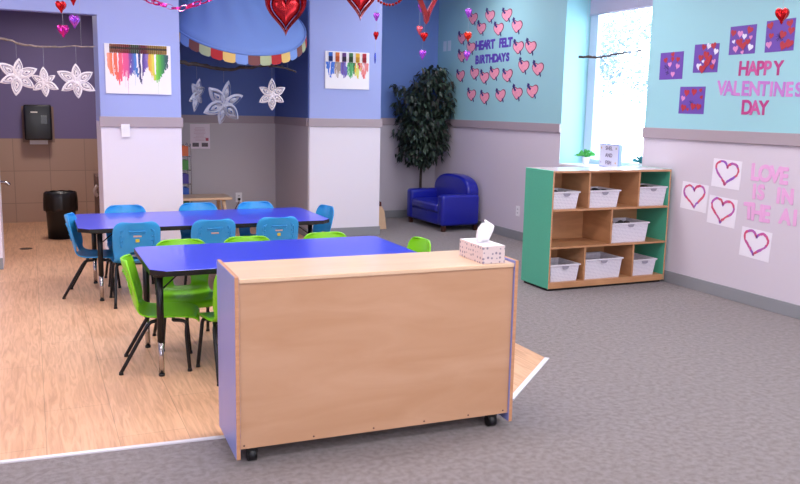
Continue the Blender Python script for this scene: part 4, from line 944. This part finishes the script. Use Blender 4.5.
def ring_heart(bm, w, h, k0, k1, d, n=48):
    o_ = heart_pts(n, w, h); P = [[(x*k1, y*k1, 0) for x, y in o_], [(x*(k0+k1)/2, y*(k0+k1)/2, d) for x, y in o_], [(x*k0, y*k0, 0) for x, y in o_], [(x*(k0+k1)/2, y*(k0+k1)/2, -d) for x, y in o_]]
    V = [[bm.verts.new(UP @ Vector(p)) for p in r] for r in P]
    for a in range(4):
        for i in range(n): bm.faces.new((V[a][i], V[a][(i+1) % n], V[(a+1) % 4][(i+1) % n], V[(a+1) % 4][i]))
def big_heart(loc, w, h, label, rz, inner=True):
    t = thing('large_foil_heart', label, 'foil heart', loc, rz, 'large red foil hearts'); bm = bmesh.new(); ring_heart(bm, w, h, .74, 1, .022)
    obj('outer_ring', bm, foil('#a01420', 'deep') if inner else foil('#a84450', 'dull'), t)
    if inner: bm = bmesh.new(); puffy_heart(bm, w*.70, h*.70, .02, 40, 5, M=UP); obj('inner_heart', bm, foil('#a01822', 'inner'), t)
    bm = bmesh.new(); tube(bm, [(0, 0, h*.3), (0, 0, CH-.001-loc[2])], .0012, 5); obj('string', bm, M_string, t)
big_heart((1.612, 5.513, 2.083), .280, .325, 'large red foil heart with raised rim, hanging in front of the blue canopy', -.42)
big_heart((1.885, 4.828, 2.128), .245, .30, 'large red foil heart at the top edge in front of the right column', -.42)
big_heart((2.062, 4.26, 2.092), .22, .34, 'slim red outline heart hanging by its tip, left of the teal wall', .35, inner=False)
# garlands
gp = smooth_path([(.36, 4.95, 2.25), (.50, 4.89, 2.09), (.602, 4.834, 2.028), (.686, 4.791, 1.998), (.775, 4.746, 1.975), (.836, 4.722, 1.99), (.908, 4.694, 2.019), (.99, 4.66, 2.06), (1.10, 4.60, 2.20)], 8)
gr = thing('foil_garland', 'pink and magenta foil chain garland swagged at the top left', 'garland', gp[0]); Lk = 0; i = 0
dist = 0; last = gp[0]; links_ = [gp[0]]
for p in gp[1:]:
    dist += (p-last).length; last = p
    if dist > .034: links_.append(p); dist = 0
for k, p in enumerate(links_[:-1]):
    d = (links_[k+1]-p).normalized(); bm = bmesh.new(); side = (d.cross(Vector((0, 0, 1))).normalized()*math.cos(k*1.3)+Vector((0, 0, 1))*math.sin(k*1.3)).normalized(); nrm = d.cross(side).normalized()
    c = p-gp[0]; n = 14; A = []; B = []
    for q in range(n): a = 2*PI*q/n; r = c+d*math.cos(a)*.026+side*math.sin(a)*.014; A.append(bm.verts.new(r-nrm*.006)); B.append(bm.verts.new(r+nrm*.006))
    for q in range(n): bm.faces.new((A[q], A[(q+1) % n], B[(q+1) % n], B[q]))
    o = obj('chain_link', bm, foil('#e03a9c' if k % 3 else '#d8308a', 'link%d' % (k % 3 > 0)), gr); s = o.modifiers.new('s', 'SOLIDIFY'); s.thickness = .001
bm = bmesh.new(); 
for e in (gp[0], gp[-1]): tube(bm, [e-gp[0], (e-gp[0]).xy.to_3d()+Vector((0, 0, CH-.001-gp[0].z))], .0012, 4)
obj('string', bm, M_string, gr)
gp = smooth_path([(1.95, 5.02, 2.30), (2.05, 4.979, 2.148), (2.09, 4.955, 2.115), (2.123, 4.938, 2.106), (2.16, 4.92, 2.115), (2.201, 4.911, 2.151), (2.28, 4.87, 2.30)], 8)
gr = thing('bead_garland', 'dark red bead garland swagged at the top beside the right column', 'garland', gp[0]); dist = .1; last = gp[0]
for p in gp:
    dist += (p-last).length; last = p
    if dist > .017: bm = bmesh.new(); bmesh.ops.create_icosphere(bm, subdivisions=2, radius=.0092, matrix=Matrix.Translation(p-gp[0])); obj('bead', bm, foil('#a8141e', 'bead'), gr, smooth=True); dist = 0
bm = bmesh.new(); tube(bm, [p-gp[0] for p in gp], .001, 4)
for e in (gp[0], gp[-1]): tube(bm, [e-gp[0], (e-gp[0]).xy.to_3d()+Vector((0, 0, CH-.001-gp[0].z))], .0012, 4)
obj('string', bm, M_string, gr)
